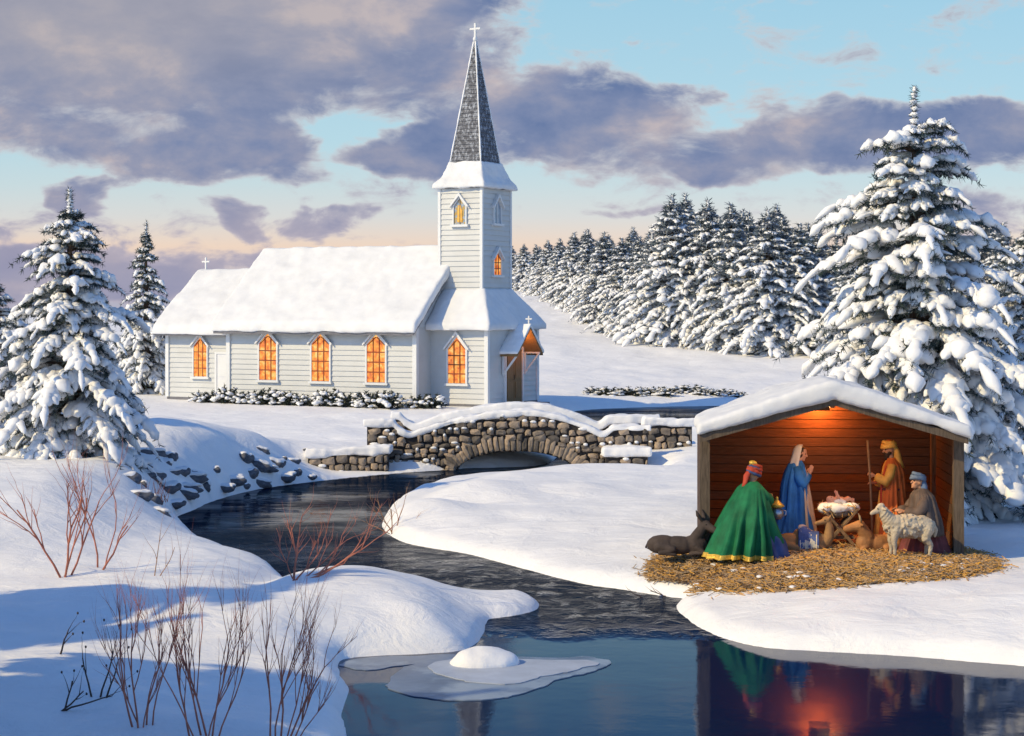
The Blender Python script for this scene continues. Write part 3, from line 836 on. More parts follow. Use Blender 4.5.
def stonework(x0, x1, y, zlo, zhi, seed, arch=False, h=(.14, .25), wd=(.13, .40)):
    rn = random.Random(seed); g = G(); z = zlo
    sites = []
    while z < 1.3:
        hh = rn.uniform(*h); x = x0+rn.random()*.05
        while x < x1-.05:
            ww = min(rn.uniform(*wd), x1-x); cx, cz = x+ww/2, z+hh/2+(rn.random()-.5)*.10
            ok = cz+hh*.4 < zhi(cx)+.03
            if arch:
                u = (cx-AX)/(AR+.40); v = (cz-AZ0)/(AH+.38)
                if u*u+v*v < 1 and cz > AZ0-.3: ok = False
                if abs(cx-AX) < AR+.1 and cz < AZ0: ok = False
            if ok:
                stone(g, cx, cz, ww*rn.uniform(.86, 1.02), hh*rn.uniform(.82, 1.06), y-rn.random()*.03, rn, rn.uniform(.05, .11), (rn.random()-.5)*.55); sites.append((cx, cz+hh*.42, ww))
            x += ww
        z += hh*.98
    return g, sites, rn
def finish_stone(g, sites, y, rn, frac, parent):
    nf = len(g.f); small_snow(g, sites, y, rn, frac)
    o = obj('stonework', g, M['stone'], parent); o.data.materials.append(M['snow_fine'])
    mi = np.zeros(len(g.f), np.int32); mi[nf:] = 1; o.data.polygons.foreach_set('material_index', mi)
    return o
def small_snow(g, sites, y, rn, frac=.33):
    for (cx, cz, ww) in sites:
        if rn.random() < frac: g.ell((cx+(rn.random()-.5)*.05, y-.065, cz), (ww*.36*rn.uniform(.7, 1.1), .055, .03+.025*rn.random()), None, 8, 6)
parapet = obj('parapet_wall', bridge_core(0, .42, -4.18, 3.92), M['mortar'], bridge)
g, sites, rn = stonework(-4.18, 3.92, 0, -.75, ztop, 5, True)
nv = 34
for i in range(nv):                                      # long stones set round the arch
    a = PI*(i+.5)/nv
    ln = rn.uniform(.34, .52); r0 = 1.0
    ex, ez = AX+AR*math.cos(a), AZ0+AH*math.sin(a)
    nx_, nz_ = math.cos(a)/AR, math.sin(a)/AH; q = math.hypot(nx_, nz_); nx_ /= q; nz_ /= q
    if ez > -.72: stone(g, ex+nx_*ln*.5, ez+nz_*ln*.5, ln*.98, .155, -.03, rn, .07, math.atan2(nz_, nx_))
for (px0, sx) in ((-4.18, -1), (3.92, 1)):
    pass
finish_stone(g, sites, -.02, rn, .30, parapet)
g = G(); xs = np.linspace(-4.28, 4.02, 84)
for a_, b_ in zip(xs, xs[1:]):
    za, zb = ztop(a_), ztop(b_)
    tk = .15
    g.add([(a_, -.13, za-.06), (b_, -.13, zb-.06), (b_, .55, zb-.06), (a_, .55, za-.06), (a_, -.10, za+tk), (b_, -.10, zb+tk), (b_, .52, zb+tk), (a_, .52, za+tk)],
          [(3, 2, 1, 0), (4, 5, 6, 7), (0, 1, 5, 4), (1, 2, 6, 5), (2, 3, 7, 6), (3, 0, 4, 7)])
vox('parapet_snow', g, M['snow_fine'], parapet, .045, 7, .07, 2.0, 11)
back = obj('parapet_wall', bridge_core(2.9, 3.3, -3.6, 4.4, .02), M['mortar'], bridge)
g, sites, rn = stonework(-3.6, 4.4, 2.9, -.4, ztop, 15, True); obj('stonework', g, M['stone'], back)
g = G(); xs = np.linspace(-3.7, 4.5, 84)
for a_, b_ in zip(xs, xs[1:]):
    za, zb = ztop(a_)+.02, ztop(b_)+.02
    g.add([(a_, 2.78, za-.06), (b_, 2.78, zb-.06), (b_, 3.43, zb-.06), (a_, 3.43, za-.06), (a_, 2.8, za+.2), (b_, 2.8, zb+.2), (b_, 3.4, zb+.2), (a_, 3.4, za+.2)],
          [(3, 2, 1, 0), (4, 5, 6, 7), (0, 1, 5, 4), (1, 2, 6, 5), (2, 3, 7, 6), (3, 0, 4, 7)])
vox('parapet_snow', g, M['snow_fine'], back, .05, 4, .04, 2.0, 12)
g = G(); xs = np.linspace(-4.1, 3.9, 50)
for a_, b_ in zip(xs, xs[1:]):
    za, zb = (max(zarch(q)+.45, ztop(q)-.62, -.3) for q in (a_, b_))
    la, lb = (max(zarch(q), -1.0) for q in (a_, b_))
    g.add([(a_, .42, la), (b_, .42, lb), (b_, 2.9, lb), (a_, 2.9, la), (a_, .42, za), (b_, .42, zb), (b_, 2.9, zb), (a_, 2.9, za)],
          [(3, 2, 1, 0), (4, 5, 6, 7), (0, 1, 5, 4), (1, 2, 6, 5), (2, 3, 7, 6), (3, 0, 4, 7)])
obj('roadway', g, M['snow'], bridge)
def wing(x0, x1, y, zt, zb, depth, seed, slope=0.0, snow_t=.2):
    g = G(); g.prism([(x0, y, zb), (x1, y, zb), (x1, y, zt+slope), (x0, y, zt)], (0, depth, 0)); wg = obj('wing_wall', g, M['mortar'], bridge)
    gg, st, rr = stonework(x0, x1, y, zb, lambda q: zt+slope*(q-x0)/(x1-x0), seed); finish_stone(gg, st, y-.02, rr, .2, wg)
    # stones on the exposed end faces
    g = G(); o = .10
    g.prism([(x0-o, y-o, zt-.05), (x1+o, y-o, zt+slope-.05), (x1+o, y-o, zt+slope+snow_t), (x0-o, y-o, zt+snow_t)], (0, depth+2*o, 0))
    vox('wing_snow', g, M['snow_fine'], wg, .04, 10, .07, 1.8, seed)
    return wg
wing(-5.80, -3.52, -.75, -.04, -.85, .5, 21, .10)
wing(2.68, 3.86, -.55, -.02, -.95, .5, 22, .02)
wing(4.0, 5.35, 1.6, .72, -.5, .45, 23, -.04)

# ------------------------------------------------------------------ spruces laden with snow
def clump_mesh(Q, D, L, RAD, rng, flat=.72, m=6, n=6, droop=.22, off=.5):
    """snow pads: N lumpy elongated bodies lying on twigs. Q start, D unit direction, L length, RAD radius"""
    N = len(Q)
    up = np.array([0, 0, 1.0])
    S = np.cross(D, up); S /= np.linalg.norm(S, axis=1, keepdims=True)+1e-9
    U = np.cross(S, D)
    prof = np.interp(np.linspace(0, 1, m), [0, .12, .4, .72, .92, 1], [.30, .72, .95, 1.0, .68, .22])
    sv = np.linspace(0, 1, m)
    th = 2*np.pi*np.arange(n)/n
    rr = prof[None, :, None]*RAD[:, None, None]*(1+.38*(rng.random((N, m, n))-.5))
    lump = 1+.22*np.sin(sv[None, :]*rng.uniform(7, 13, (N, 1))+rng.uniform(0, 6, (N, 1)))
    rr = rr*lump[:, :, None]
    cen = Q[:, None, :]+D[:, None, :]*(L[:, None]*sv[None, :])[..., None]
    cen = cen+up*((off*RAD)[:, None]-droop*L[:, None]*sv[None, :]**2)[..., None]
    V = cen[:, :, None, :]+S[:, None, None, :]*(rr*np.cos(th))[..., None]+U[:, None, None, :]*(rr*np.sin(th)*flat)[..., None]
    V = V.reshape(-1, 3)
    base = (np.arange(N)*m*n)[:, None]
    i, k = np.meshgrid(np.arange(m-1), np.arange(n), indexing='ij'); i = i.ravel(); k = k.ravel()
    q = np.stack([i*n+k, i*n+(k+1) % n, (i+1)*n+(k+1) % n, (i+1)*n+k], -1)
    ends = []
    for e_ in (0, m-1):
        o = e_*n
        for a in range(1, n-2, 2): ends.append((o, o+a, o+a+1, o+(a+2) % n) if e_ else (o, o+(a+2) % n, o+a+1, o+a))
    q = np.concatenate([q, np.array(ends)])
    F = (base[:, :, None]+q[None]).reshape(-1, 4)
    return V, F
def needle_mesh(Q, D, L, per, nl, nw, rng, droop=.22, down=.35):
    N = len(Q)*per
    q = np.repeat(Q, per, 0); d = np.repeat(D, per, 0); l = np.repeat(L, per)
    s = rng.random(N)*1.08
    p = q+d*(l*s)[:, None]; p[:, 2] -= droop*l*s**2
    r = rng.normal(size=(N, 3)); r[:, 2] -= down
    r /= np.linalg.norm(r, axis=1, keepdims=True)
    dr = d*.55+r; dr /= np.linalg.norm(dr, axis=1, keepdims=True)
    side = np.cross(dr, rng.normal(size=(N, 3))); side /= np.linalg.norm(side, axis=1, keepdims=True)+1e-9
    ln = nl*rng.uniform(.6, 1.3, N); wd = nw*rng.uniform(.7, 1.3, N)
    V = np.stack([p-side*wd[:, None]*.5, p+side*wd[:, None]*.5, p+dr*ln[:, None]+side*wd[:, None]*.12, p+dr*ln[:, None]-side*wd[:, None]*.12], 1).reshape(-1, 3)
    F = np.arange(N*4).reshape(-1, 4)
    return V, F
def spruce(root, H, R, seed, whorls=24, nb=9, twigs=7, rad=.10, per=16, nl=.13, nw=.022, taper=.82, needles='needles', low=.05, tl=.34, cm=6, cn=6, prof=None, top=.925, gap=0.0, snowfrac=.93, ragged=.2):
    rng = np.random.default_rng(seed)
    Q, D, L, RD, WQ, WD, WL = [], [], [], [], [], [], []
    bg = G()
    for w_ in range(whorls):
        t = w_/(whorls-1)
        z = H*(low+(top-low)*t**.92)
        Lw = (R*prof(1-z/H) if prof else R*(1-t)**taper)+.045*R
        k = max(4, int(round(nb*(1-.45*t))))
        ph = rng.random()*6.28
        for b_ in range(k):
            if rng.random() < gap: continue
            az = ph+2*np.pi*(b_+rng.uniform(-.3, .3))/k
            Lb = Lw*rng.uniform(1-ragged*1.5, 1+ragged*.7)
            z0 = z+rng.uniform(-.5, .5)*H/whorls*.9
            a = .12+.42*t; dr = .62-.28*t+rng.uniform(-.08, .08)
            out = np.array([math.cos(az), math.sin(az), 0]); sd = np.array([-out[1], out[0], 0])
            def P(s): return np.array([0, 0, z0])+out*Lb*s+np.array([0, 0, Lb*(a*s-dr*s*s)])
            if Lb > .25*R or b_ % 2 == 0:
                bg.tube([P(s) for s in (0, .35, .7, .95)], [.018*R*.8+.012, .014*R*.8, .01*R, .004], 4)
            tw = max(2, int(round(twigs*(.45+.55*Lb/R))))
            for j in range(tw+1):
                s = .22+.70*j/tw
                p = P(s); tg = P(min(s+.05, 1.02))-P(s); tg /= np.linalg.norm(tg)
                if j == tw: sides = (0,)
                else: sides = (-1, 1)
                for sg in sides:
                    ang = sg*rng.uniform(.55, 1.05) if sg else rng.uniform(-.2, .2)
                    dv = tg*math.cos(ang)+sd*math.sin(ang)+np.array([0, 0, rng.uniform(-.22, .02)]); dv /= np.linalg.norm(dv)
                    ll = (tl*Lb*(1.05-s)+.16*tl*R+.05)*rng.uniform(.75, 1.2)
                    if sg == 0: ll = .22*Lb+.10*R*.5
                    WQ.append(p); WD.append(dv); WL.append(ll)
                    if rng.random() < snowfrac:
                        Q.append(p+rng.normal(0, .01, 3)); D.append(dv); L.append(ll*rng.uniform(.85, 1.08)); RD.append(rad*rng.choice([.55, .75, .95, 1.2, 1.55], p=[.2, .25, .25, .2, .1])*(.36+.74*(Lb/R)**.7))
                # pad over the branch itself
                if j < tw:
                    Q.append(p); D.append(tg); L.append(Lb*.70/tw*1.5); RD.append(rad*rng.uniform(.75, 1.45)*(.36+.69*(Lb/R)**.7))
    # leader
    for z in np.linspace(top-.03, .985, 10):
        Q.append(np.array([0, 0, H*z])); D.append(np.array([rng.uniform(-.2, .2), rng.uniform(-.2, .2), 1.0])); D[-1] /= np.linalg.norm(D[-1]); L.append(H*.012+.05); RD.append(rad*(.95-.45*(z-top+.03)/(1.02-top)))
        WQ.append(Q[-1]); WD.append(D[-1]); WL.append(L[-1])
    Q, D, L, RD = map(np.array, (Q, D, L, RD)); WQ, WD, WL = map(np.array, (WQ, WD, WL))
    tk = G(); tk.tube([(0, 0, -.4), (0, 0, H*.3), (0, 0, H*.7), (0, 0, H)], [.028*H, .02*H, .010*H, .004], 10)
    for a in (0,): pass
    tk.v += []
    o = tk.n; tk.v.extend(bg.v); tk.f.extend([tuple(i+o for i in f) for f in bg.f]); tk.n += bg.n
    obj('trunk', tk, M['bark'], root)
    V, F = needle_mesh(WQ, WD, WL, per, nl, nw, rng)
    obj('crown', np_mesh('crown', V, F, False), M[needles], root)
    V, F = clump_mesh(Q, D, L, RD, rng, m=cm, n=cn)
    obj('snow', np_mesh('snow', V, F, True), M['snow_fine'], root)
    return root

def tree_at(name, label, x, y, rz=0, group=None, dz=-.15):
    return thing(name, label, 'tree', (x, y, ground_z(x, y)+dz), rz, group)
# large spruce behind the stable
x, y, z = at(914, 400, 36.6)
t = tree_at('spruce_tree', 'tall snow-laden spruce standing behind the wooden stable', x, y)
big = spruce(t, CAMH+222/FPX*36.6-ground_z(x, y)+.1, 2.45, 11, top=.88, prof=lambda q: min(1.0, 1.42*q**.80), whorls=25, nb=9, twigs=7, rad=.125, per=44, nl=.12, nw=.022, taper=.52, low=.03, ragged=.34, snowfrac=.88, cm=7, cn=8)
# left spruce
x, y, z = at(70, 470, 40.5)
t = tree_at('spruce_tree', 'large snow-laden spruce on the bank left of the church', x, y)
left = spruce(t, CAMH+117/FPX*40.5-ground_z(x, y)+.15, 2.05, 23, top=.90, whorls=21, nb=9, twigs=6, rad=.105, per=42, nl=.11, nw=.020, taper=.58, low=.02, ragged=.36, snowfrac=.88, cm=7, cn=8)
# slim spruce by the annex
x, y, z = at(146, 398, 88.0)
t = tree_at('spruce_tree', 'slim snowy spruce beside the church annex', x, y)
slim = spruce(t, CAMH+85/FPX*88-ground_z(x, y)+.15, 2.15, 31, top=.90, whorls=20, nb=8, twigs=5, rad=.115, per=22, nl=.16, nw=.035, taper=.95, low=.05, ragged=.25)
# smaller one half hidden behind it, at the left margin
x, y, z = at(-4, 455, 44)
t = tree_at('spruce_tree', 'low snowy spruce at the left margin beside the larger spruce', x, y)
spruce(t, 4.2, 1.75, 37, whorls=16, nb=8, twigs=6, rad=.09, per=24, nl=.10, nw=.018, low=.03)
x, y, z = at(1030, 440, 40)
t = tree_at('spruce_tree', 'shaded snowy spruce right of the tall spruce behind the stable', x, y)
spruce(t, 6.2, 2.3, 41, whorls=20, nb=9, twigs=6, rad=.10, per=24, nl=.11, nw=.02, low=.03)
# spruces left of the picture that shade the near bank
for i, (x, y, rz, sc_) in enumerate(((-8.6, 13.6, 1.0, 1.35), (-7.4, 11.6, 2.6, 1.3), (-11.4, 16.0, .3, 1.35), (-13.2, 21.4, 1.9, 1.45), (-10.5, 12.2, 4.0, 1.4), (-14.5, 18.6, 5.0, 1.3), (-12.6, 14.2, .7, 1.45), (-9.4, 9.6, 2.2, 1.4), (-16.0, 20.6, 3.1, 1.25))):
    c = copy_tree(left); c.location = (x, y, ground_z(x, y)-.1); c.rotation_euler = (0, 0, rz); c.scale = (sc_,)*3
    tag(c, 'snowy spruce of the row shading the near left bank', 'tree', 'spruces shading the near bank')

# the far stand
protos = []
for k in range(4):
    t = thing('spruce_tree', 'snow-covered spruce in the dense stand across the white field', 'tree', (0, 0, 0), 0, 'snowy spruces of the far stand')
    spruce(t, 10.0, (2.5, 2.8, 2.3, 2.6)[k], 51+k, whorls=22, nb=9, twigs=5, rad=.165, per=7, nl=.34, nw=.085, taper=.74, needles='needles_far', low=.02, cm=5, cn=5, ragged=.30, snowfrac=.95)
    protos.append(t)
rf = random.Random(5)
spots = []
# front edge of the stand: px, base row, distance, tree height in px
front = [(848, 326, 112, 118, None), (836, 328, 118, 112, None), (800, 334, 116, 132, None), (768, 336, 116, 146, 'spruce with a sharp tip, second tall one from the right in the far stand'), (748, 337, 120, 110, None),
         (731, 336, 118, 148, 'tall pointed spruce in the middle of the far stand'), (708, 336, 121, 146, 'tall narrow spruce between the two tallest of the far stand'), (690, 336, 121, 108, None), (672, 335, 122, 150, 'tallest snowy spruce of the far stand'),
         (652, 333, 126, 112, None), (640, 329, 132, 104, None), (622, 324, 140, 98, None), (604, 318, 150, 92, None), (588, 314, 160, 84, None), (574, 309, 172, 78, None), (560, 304, 190, 66, None), (548, 299, 210, 58, None), (536, 294, 235, 52, None), (524, 290, 260, 48, None), (512, 288, 280, 46, None)]
for (px, py, d, hp, lab) in front: spots.append((px, d, hp/FPX*d, lab))
for row in range(1, 6):
    for (px, py, d, hp, lab) in front:
        spots.append((px+rf.uniform(-9, 9)+row*3, d+row*5+rf.uniform(-2, 2)+(d-110)*.03*row, (hp*.86+rf.uniform(-12, 6))/FPX*(d+4*row), None))
for k in range(16):
    px = 860+k*13; spots.append((px, 122+rf.uniform(-4, 8), 8.2*rf.uniform(.8, 1.1), None))
for k in range(4): spots.append((503-k*9, 285+rf.uniform(-5, 20), 6.2*rf.uniform(.8, 1.1), None))
used = [False]*4
for i, (px, d, hh, lab) in enumerate(spots):
    k = rf.randrange(4)
    x = (px-CX)/FPX*d
    if not used[k]: c = protos[k]; used[k] = True
    else: c = copy_tree(protos[k])
    c.location = (x, d, ground_z(x, d)-.2); c.rotation_euler = (0, 0, rf.random()*6.28)
    s = hh/10; wv = rf.uniform(.95, 1.2)
    wv *= 1.22; c.scale = (s*wv, s*wv, s)
    if lab: c['label'] = lab
for k in range(4):
    if not used[k]:
        for ch in list(protos[k].children): bpy.data.objects.remove(ch)
        bpy.data.objects.remove(protos[k])

# ------------------------------------------------------------------ snowy shrubs, rocks
def low_shrub(root, r, h, seed, n=26, rad=.085, per=26, nl=.10, nw=.045):
    rng = np.random.default_rng(seed)
    a = rng.random(n)*6.28; e_ = rng.uniform(.15, 1.35, n)
    D = np.stack([np.cos(a)*np.cos(e_), np.sin(a)*np.cos(e_), np.sin(e_)], -1)
    Q = D*np.array([r*.35, r*.35, h*.3])
    L = np.linalg.norm(D*np.array([r, r, h]), axis=1)*rng.uniform(.5, .8, n)
    g = G()
    for q, d, l in zip(Q, D, L): g.tube([(0, 0, -.05), tuple(q), tuple(q+d*l)], [.014, .01, .004], 4)
    obj('stem', g, M['twig_dark'], root)
    V, F = needle_mesh(Q, D, L, per, nl, nw, rng, 0, .1); obj('foliage', np_mesh('foliage', V, F, False), M['leaf_dark'], root)
    k = rng.random(n) < .7
    tip = Q[k]+D[k]*(L[k]*.45)[:, None]
    Dh = D[k]*np.array([1, 1, .25]); Dh /= np.linalg.norm(Dh, axis=1, keepdims=True)
    V, F = clump_mesh(tip, Dh, L[k]*.75, rad*rng.uniform(.6, 1.3, k.sum()), rng, m=5, n=6, droop=.1)
    obj('snow', np_mesh('snow', V, F, True), M['snow_fine'], root)
    return root
sp = []
for k in range(3):
    t = thing('hedge_shrub', 'low snow-dusted shrub in the bed along the church wall', 'shrub', (0, 0, 0), 0, 'snowy shrubs along the church wall')
    low_shrub(t, .62, .62, 70+k, 30, .10, 26, .12, .05); sp.append(t)
Mx = Matrix.Rotation(-TH, 4, 'Z'); Mx.translation = org
n = 24
for i in range(n):
    lx = -12.9+i*(11.2/(n-1)); ly = -4.6-.5*rf.random() if lx < -2.8 else -3.6-.5*rf.random()
    p = Mx @ Vector((lx, ly, 0))
    c = sp[i] if i < 3 else copy_tree(sp[i % 3])
    c.location = (p.x, p.y, ground_z(p.x, p.y)-.02); c.rotation_euler = (0, 0, rf.random()*6); s = rf.uniform(.75, 1.15); c.scale = (s, s, s*rf.uniform(.8, 1.05))
# thin dark hedge row beyond the far pond
for i in range(13):
    px = 596+i*12; d = 87.6+rf.uniform(-.6, .8); x = (px-CX)/FPX*d
    c = copy_tree(sp[i % 3]); tag(c, 'dark low bush on the far edge of the pond below the white field', 'bush', 'dark bushes beyond the pond')
    c.name = 'bush'; c.location = (x, d, ground_z(x, d)-.05); c.rotation_euler = (0, 0, rf.random()*6); s = rf.uniform(.7, 1.0); c.scale = (s*1.5, s*1.2, s*.7)

def rock(seed, r):
    rn = random.Random(seed); g = G()
    for k in range(5):
        c = Vector((rn.uniform(-.4, .4), rn.uniform(-.3, .3), rn.uniform(-.15, .2)))*r
        q = Vector((rn.random(), rn.random(), rn.random())).normalized(); fr = Matrix.Rotation(rn.random()*3, 3, q)
        g.box(-1, -1, -1, -1, -1, -1) if False else None
        A = [fr @ Vector(v) for v in ((1, 0, 0), (0, 1, 0), (0, 0, 1))]
        g.ell(c, (r*rn.uniform(.4, .75), r*rn.uniform(.35, .6), r*rn.uniform(.3, .5)), A, 7, 5)
    return g
rp = []
for k in range(4):
    ro = vox('rock', rock(90+k, 1.0), M['rock'], None, .09, 1, .10, 2.0, k)
    tag(ro, 'dark rock poking out of the snowy bank behind the stream', 'rock', 'rocks in the snowy stream bank')
    g = rock(90+k, 1.0)
    g.v = [(x*1.02-.05, y*.95+.16, z*.62+.34) for x, y, z in g.v]
    vox('snow', g, M['snow_fine'], ro, .09, 4, .05, 2, k)
    rp.append(ro)
rock_px = [(152, 452, .34), (166, 462, .30), (178, 470, .36), (150, 475, .30), (192, 476, .30), (205, 487, .26), (165, 486, .32), (182, 492, .26), (150, 498, .3), (214, 470, .24),
           (243, 456, .34), (256, 463, .32), (268, 470, .30), (250, 474, .28), (276, 462, .26), (284, 476, .26), (262, 450, .26), (296, 472, .22), (310, 478, .18), (232, 480, .26),
           (138, 462, .32), (130, 478, .34), (172, 503, .24), (222, 488, .22), (160, 512, .24), (245, 485, .2), (290, 460, .22), (136, 494, .3)]
def ray_ground(px, py):
    """first point of the terrain seen through a pixel of the photograph"""
    ds = np.linspace(12, 110, 1200)
    z = CAMH-(py-HY)/FPX*ds
    h = terrain((px-CX)/FPX*ds, ds)
    k = np.nonzero(h >= z)[0]
    d = ds[k[0]] if len(k) else 60.0
    return ((px-CX)/FPX*d, d)
rock_px += [(rf.uniform(135, 215), rf.uniform(448, 500), rf.uniform(.18, .36)) for _ in range(5)]+[(rf.uniform(236, 322), rf.uniform(448, 486), rf.uniform(.14, .3)) for _ in range(5)]
for i, (px, py, r) in enumerate(rock_px):
    x, y = ray_ground(px, py)
    c = rp[i] if i < 4 else copy_tree(rp[i % 4])
    c.location = (x, y+.05, ground_z(x, y)-r*.27); c.rotation_euler = (rf.uniform(-.3, .3), rf.uniform(-.2, .2), rf.uniform(-.7, .7)); c.scale = (r*rf.uniform(1.2, 2.0), r*1.0, r*rf.uniform(.7, 1.0))

# ------------------------------------------------------------------ bare shrubs
def branchy(g, p, d, ln, r, depth, rn, spread=.5, up=.25, bend=.12, kids=(2, 3), tips=None):
    pts = [Vector(p)]; dd = Vector(d).normalized(); rad = [r]; seg = 5
    for i in range(seg):
        dd = (dd+Vector((rn.gauss(0, bend), rn.gauss(0, bend), rn.gauss(0, bend)+up*.12))).normalized()
        pts.append(pts[-1]+dd*ln/seg); rad.append(r*(1-.45*(i+1)/seg) if depth else r*(1-.85*(i+1)/seg))
    g.tube(pts, rad, 5)
    if tips is not None and depth == 0: tips.append(pts[-1])
    if depth:
        for k in range(rn.randint(*kids)):
            i = rn.randint(2, seg)
            a = Vector((rn.gauss(0, 1), rn.gauss(0, 1), rn.gauss(0, .6))); a = (a-dd*a.dot(dd)).normalized()
            nd = (dd+a*spread*rn.uniform(.6, 1.3)+Vector((0, 0, up))).normalized()
            branchy(g, pts[i], nd, ln*rn.uniform(.5, .8), rad[i]*.72, depth-1, rn, spread, up, bend, kids, tips)
def bare_shrub(name, label, cat, px, py, stems, mt, seed, depth=2, spread=.5, group=None, kids=(2, 3), up=.25, bend=.12, z=None, k=.74, thin=.52):
    rn = random.Random(seed)
    x, y = ray_ground(px, py)
    zz = ground_z(x, y)-.04 if z is None else z
    g = G(); s = y/FPX                                   # metres per pixel at that distance
    for (dx, dy, lx, ly, r) in stems:                    # root offset in px, tip offset in px, thickness in px
        p = (dx*s, rn.uniform(-.12, .12), -dy*s*.3)
        d = Vector((lx, rn.uniform(-.35, .35)*abs(ly)*.6, ly)); ln = d.length*s*k
        branchy(g, p, d, ln, r*s*thin, depth, rn, spread, up, bend, kids)
    o = obj(name, g, M[mt], None, True, (x, y, zz))
    return tag(o, label, cat, group)
bare_shrub('bare_shrub', 'reddish bare shrub with spreading branches on the sunlit left bank', 'shrub', 63, 577,
           [(0, 0, -48, 100, 2.4), (3, 0, 8, 118, 2.4), (6, -2, 40, 105, 2.2), (2, 0, 20, 110, 2.0)], 'twig_red', 1, 2, .42, kids=(3, 4))
bare_shrub('bare_shrub', 'small two-stemmed reddish shrub beside the spreading one on the left bank', 'shrub', 99, 570,
           [(-3, 0, -10, 100, 2.0), (3, 0, 40, 66, 2.2), (4, 0, 14, 96, 1.5)], 'twig_red', 2, 2, .4, kids=(2, 3))
bare_shrub('bare_shrub', 'pale thin twigs in the lit snow near the gully', 'shrub', 157, 576,
           [(-2, 0, 14, 62, 1.1), (2, 0, 26, 40, 1.0)], 'twig_tan', 3, 1, .4)
bare_shrub('bare_shrub', 'leaning reddish shrub hanging over the dark stream bend', 'shrub', 294, 580,
           [(0, 0, 8, 62, 2.6), (2, 0, 62, 30, 3.0), (2, 0, 100, 20, 2.6), (0, 0, 48, 52, 2.0), (-1, 0, -12, 46, 1.5), (2, 0, 80, 44, 1.6)], 'twig_red', 4, 2, .55, kids=(3, 4), up=.3)
bare_shrub('bare_shrub', 'small orange-red bush on the right bank at the stream bend', 'shrub', 392, 532,
           [(0, 0, -20, 34, 1.2), (0, 0, 5, 42, 1.2), (2, 0, 24, 34, 1.2), (0, 0, 34, 18, 1.1), (-2, 0, -30, 16, 1)], 'twig_tan', 5, 2, .55, kids=(2, 3))
bare_shrub('grass_tuft', 'tuft of dry red grass on the bank below the left spruce', 'grass tuft', 154, 500,
           [(rf.uniform(-16, 16), rf.uniform(-4, 4), rf.uniform(-14, 14), rf.uniform(14, 34), .7) for _ in range(34)], 'grass_dry', 6, 0)
# the tall thicket in the foreground: three separate shrubs
bare_shrub('bare_shrub', 'tall thicket shrub in the near shade, leftmost of the front three', 'shrub', 140, 728,
           [(-6, 0, -24, 130, 2.6), (0, 0, -6, 160, 2.4), (6, 0, 2, 120, 2.4), (-2, 0, -44, 100, 2.0), (12, 0, 18, 140, 2.0), (4, 0, 34, 96, 1.8)], 'twig_red', 7, 2, .34, kids=(4, 5), up=.4, bend=.09, k=.64, thin=.44)
bare_shrub('bare_shrub', 'dense many-stemmed reddish shrub in the middle of the front three', 'shrub', 206, 738,
           [(-14, 0, -50, 120, 2.6), (-6, 0, -24, 160, 2.6), (0, 0, -6, 170, 2.6), (6, 0, 14, 150, 2.4), (12, 0, 40, 120, 2.2), (-8, 0, -70, 130, 2.0), (3, 0, 26, 166, 2.0)], 'twig_red', 8, 2, .36, kids=(4, 5), up=.4, bend=.09, k=.64, thin=.44)
bare_shrub('bare_shrub', 'reddish shrub beside the pool edge, rightmost of the front three', 'shrub', 280, 744,
           [(-10, 0, -16, 150, 2.6), (0, 0, 16, 150, 2.6), (6, 0, 44, 130, 2.6), (10, 0, 62, 100, 2.2), (-4, 0, 0, 170, 2.2), (4, 0, 30, 160, 2.0), (12, 0, 70, 60, 1.8)], 'twig_red', 9, 2, .38, kids=(4, 5), up=.4, bend=.09, k=.64, thin=.44)
# dead weeds with seed heads
def weed(px, py, stems, seed, label):
    rn = random.Random(seed); x, y = ray_ground(px, py); s = y/FPX; g = G()
    for (dx, lx, ly) in stems:
        tips = []
        branchy(g, (dx*s, 0, -.02), (lx, rn.uniform(-8, 8), ly), math.hypot(lx, ly)*s*.72, 1.1*s, 1, rn, .5, .2, .1, (2, 3), tips)
        for q in tips: g.ell(q, (1.1*s, 1.1*s, 1.5*s), None, 6, 4)
    o = obj('dead_weed', g, M['twig_dark'], None, True, (x, y, ground_z(x, y)))
    tag(o, label, 'weed', 'dead weeds in the near snow')
weed(60, 712, [(0, 40, 34), (4, 20, 44), (2, 66, 30)], 1, 'dead brown weed leaning right in the shaded near snow')
weed(100, 700, [(0, 14, 66), (6, 26, 50), (-8, -6, 60)], 2, 'dead upright weed with seed heads left of the thicket')
weed(60, 655, [(0, 16, 38)], 3, 'single dead weed stalk in the blue shade')
# small twigs on the water's edge and dark sprigs
bare_shrub('dry_twig', 'low dark twigs lying along the bank left of the straw', 'twig', 672, 596, [(-28, 0, -20, 5, 1.2), (0, 0, 30, 4, 1.4), (0, 0, -30, 6, 1.3), (14, 0, 26, 3, 1.1)], 'twig_dark', 12, 1, .35, up=.02)

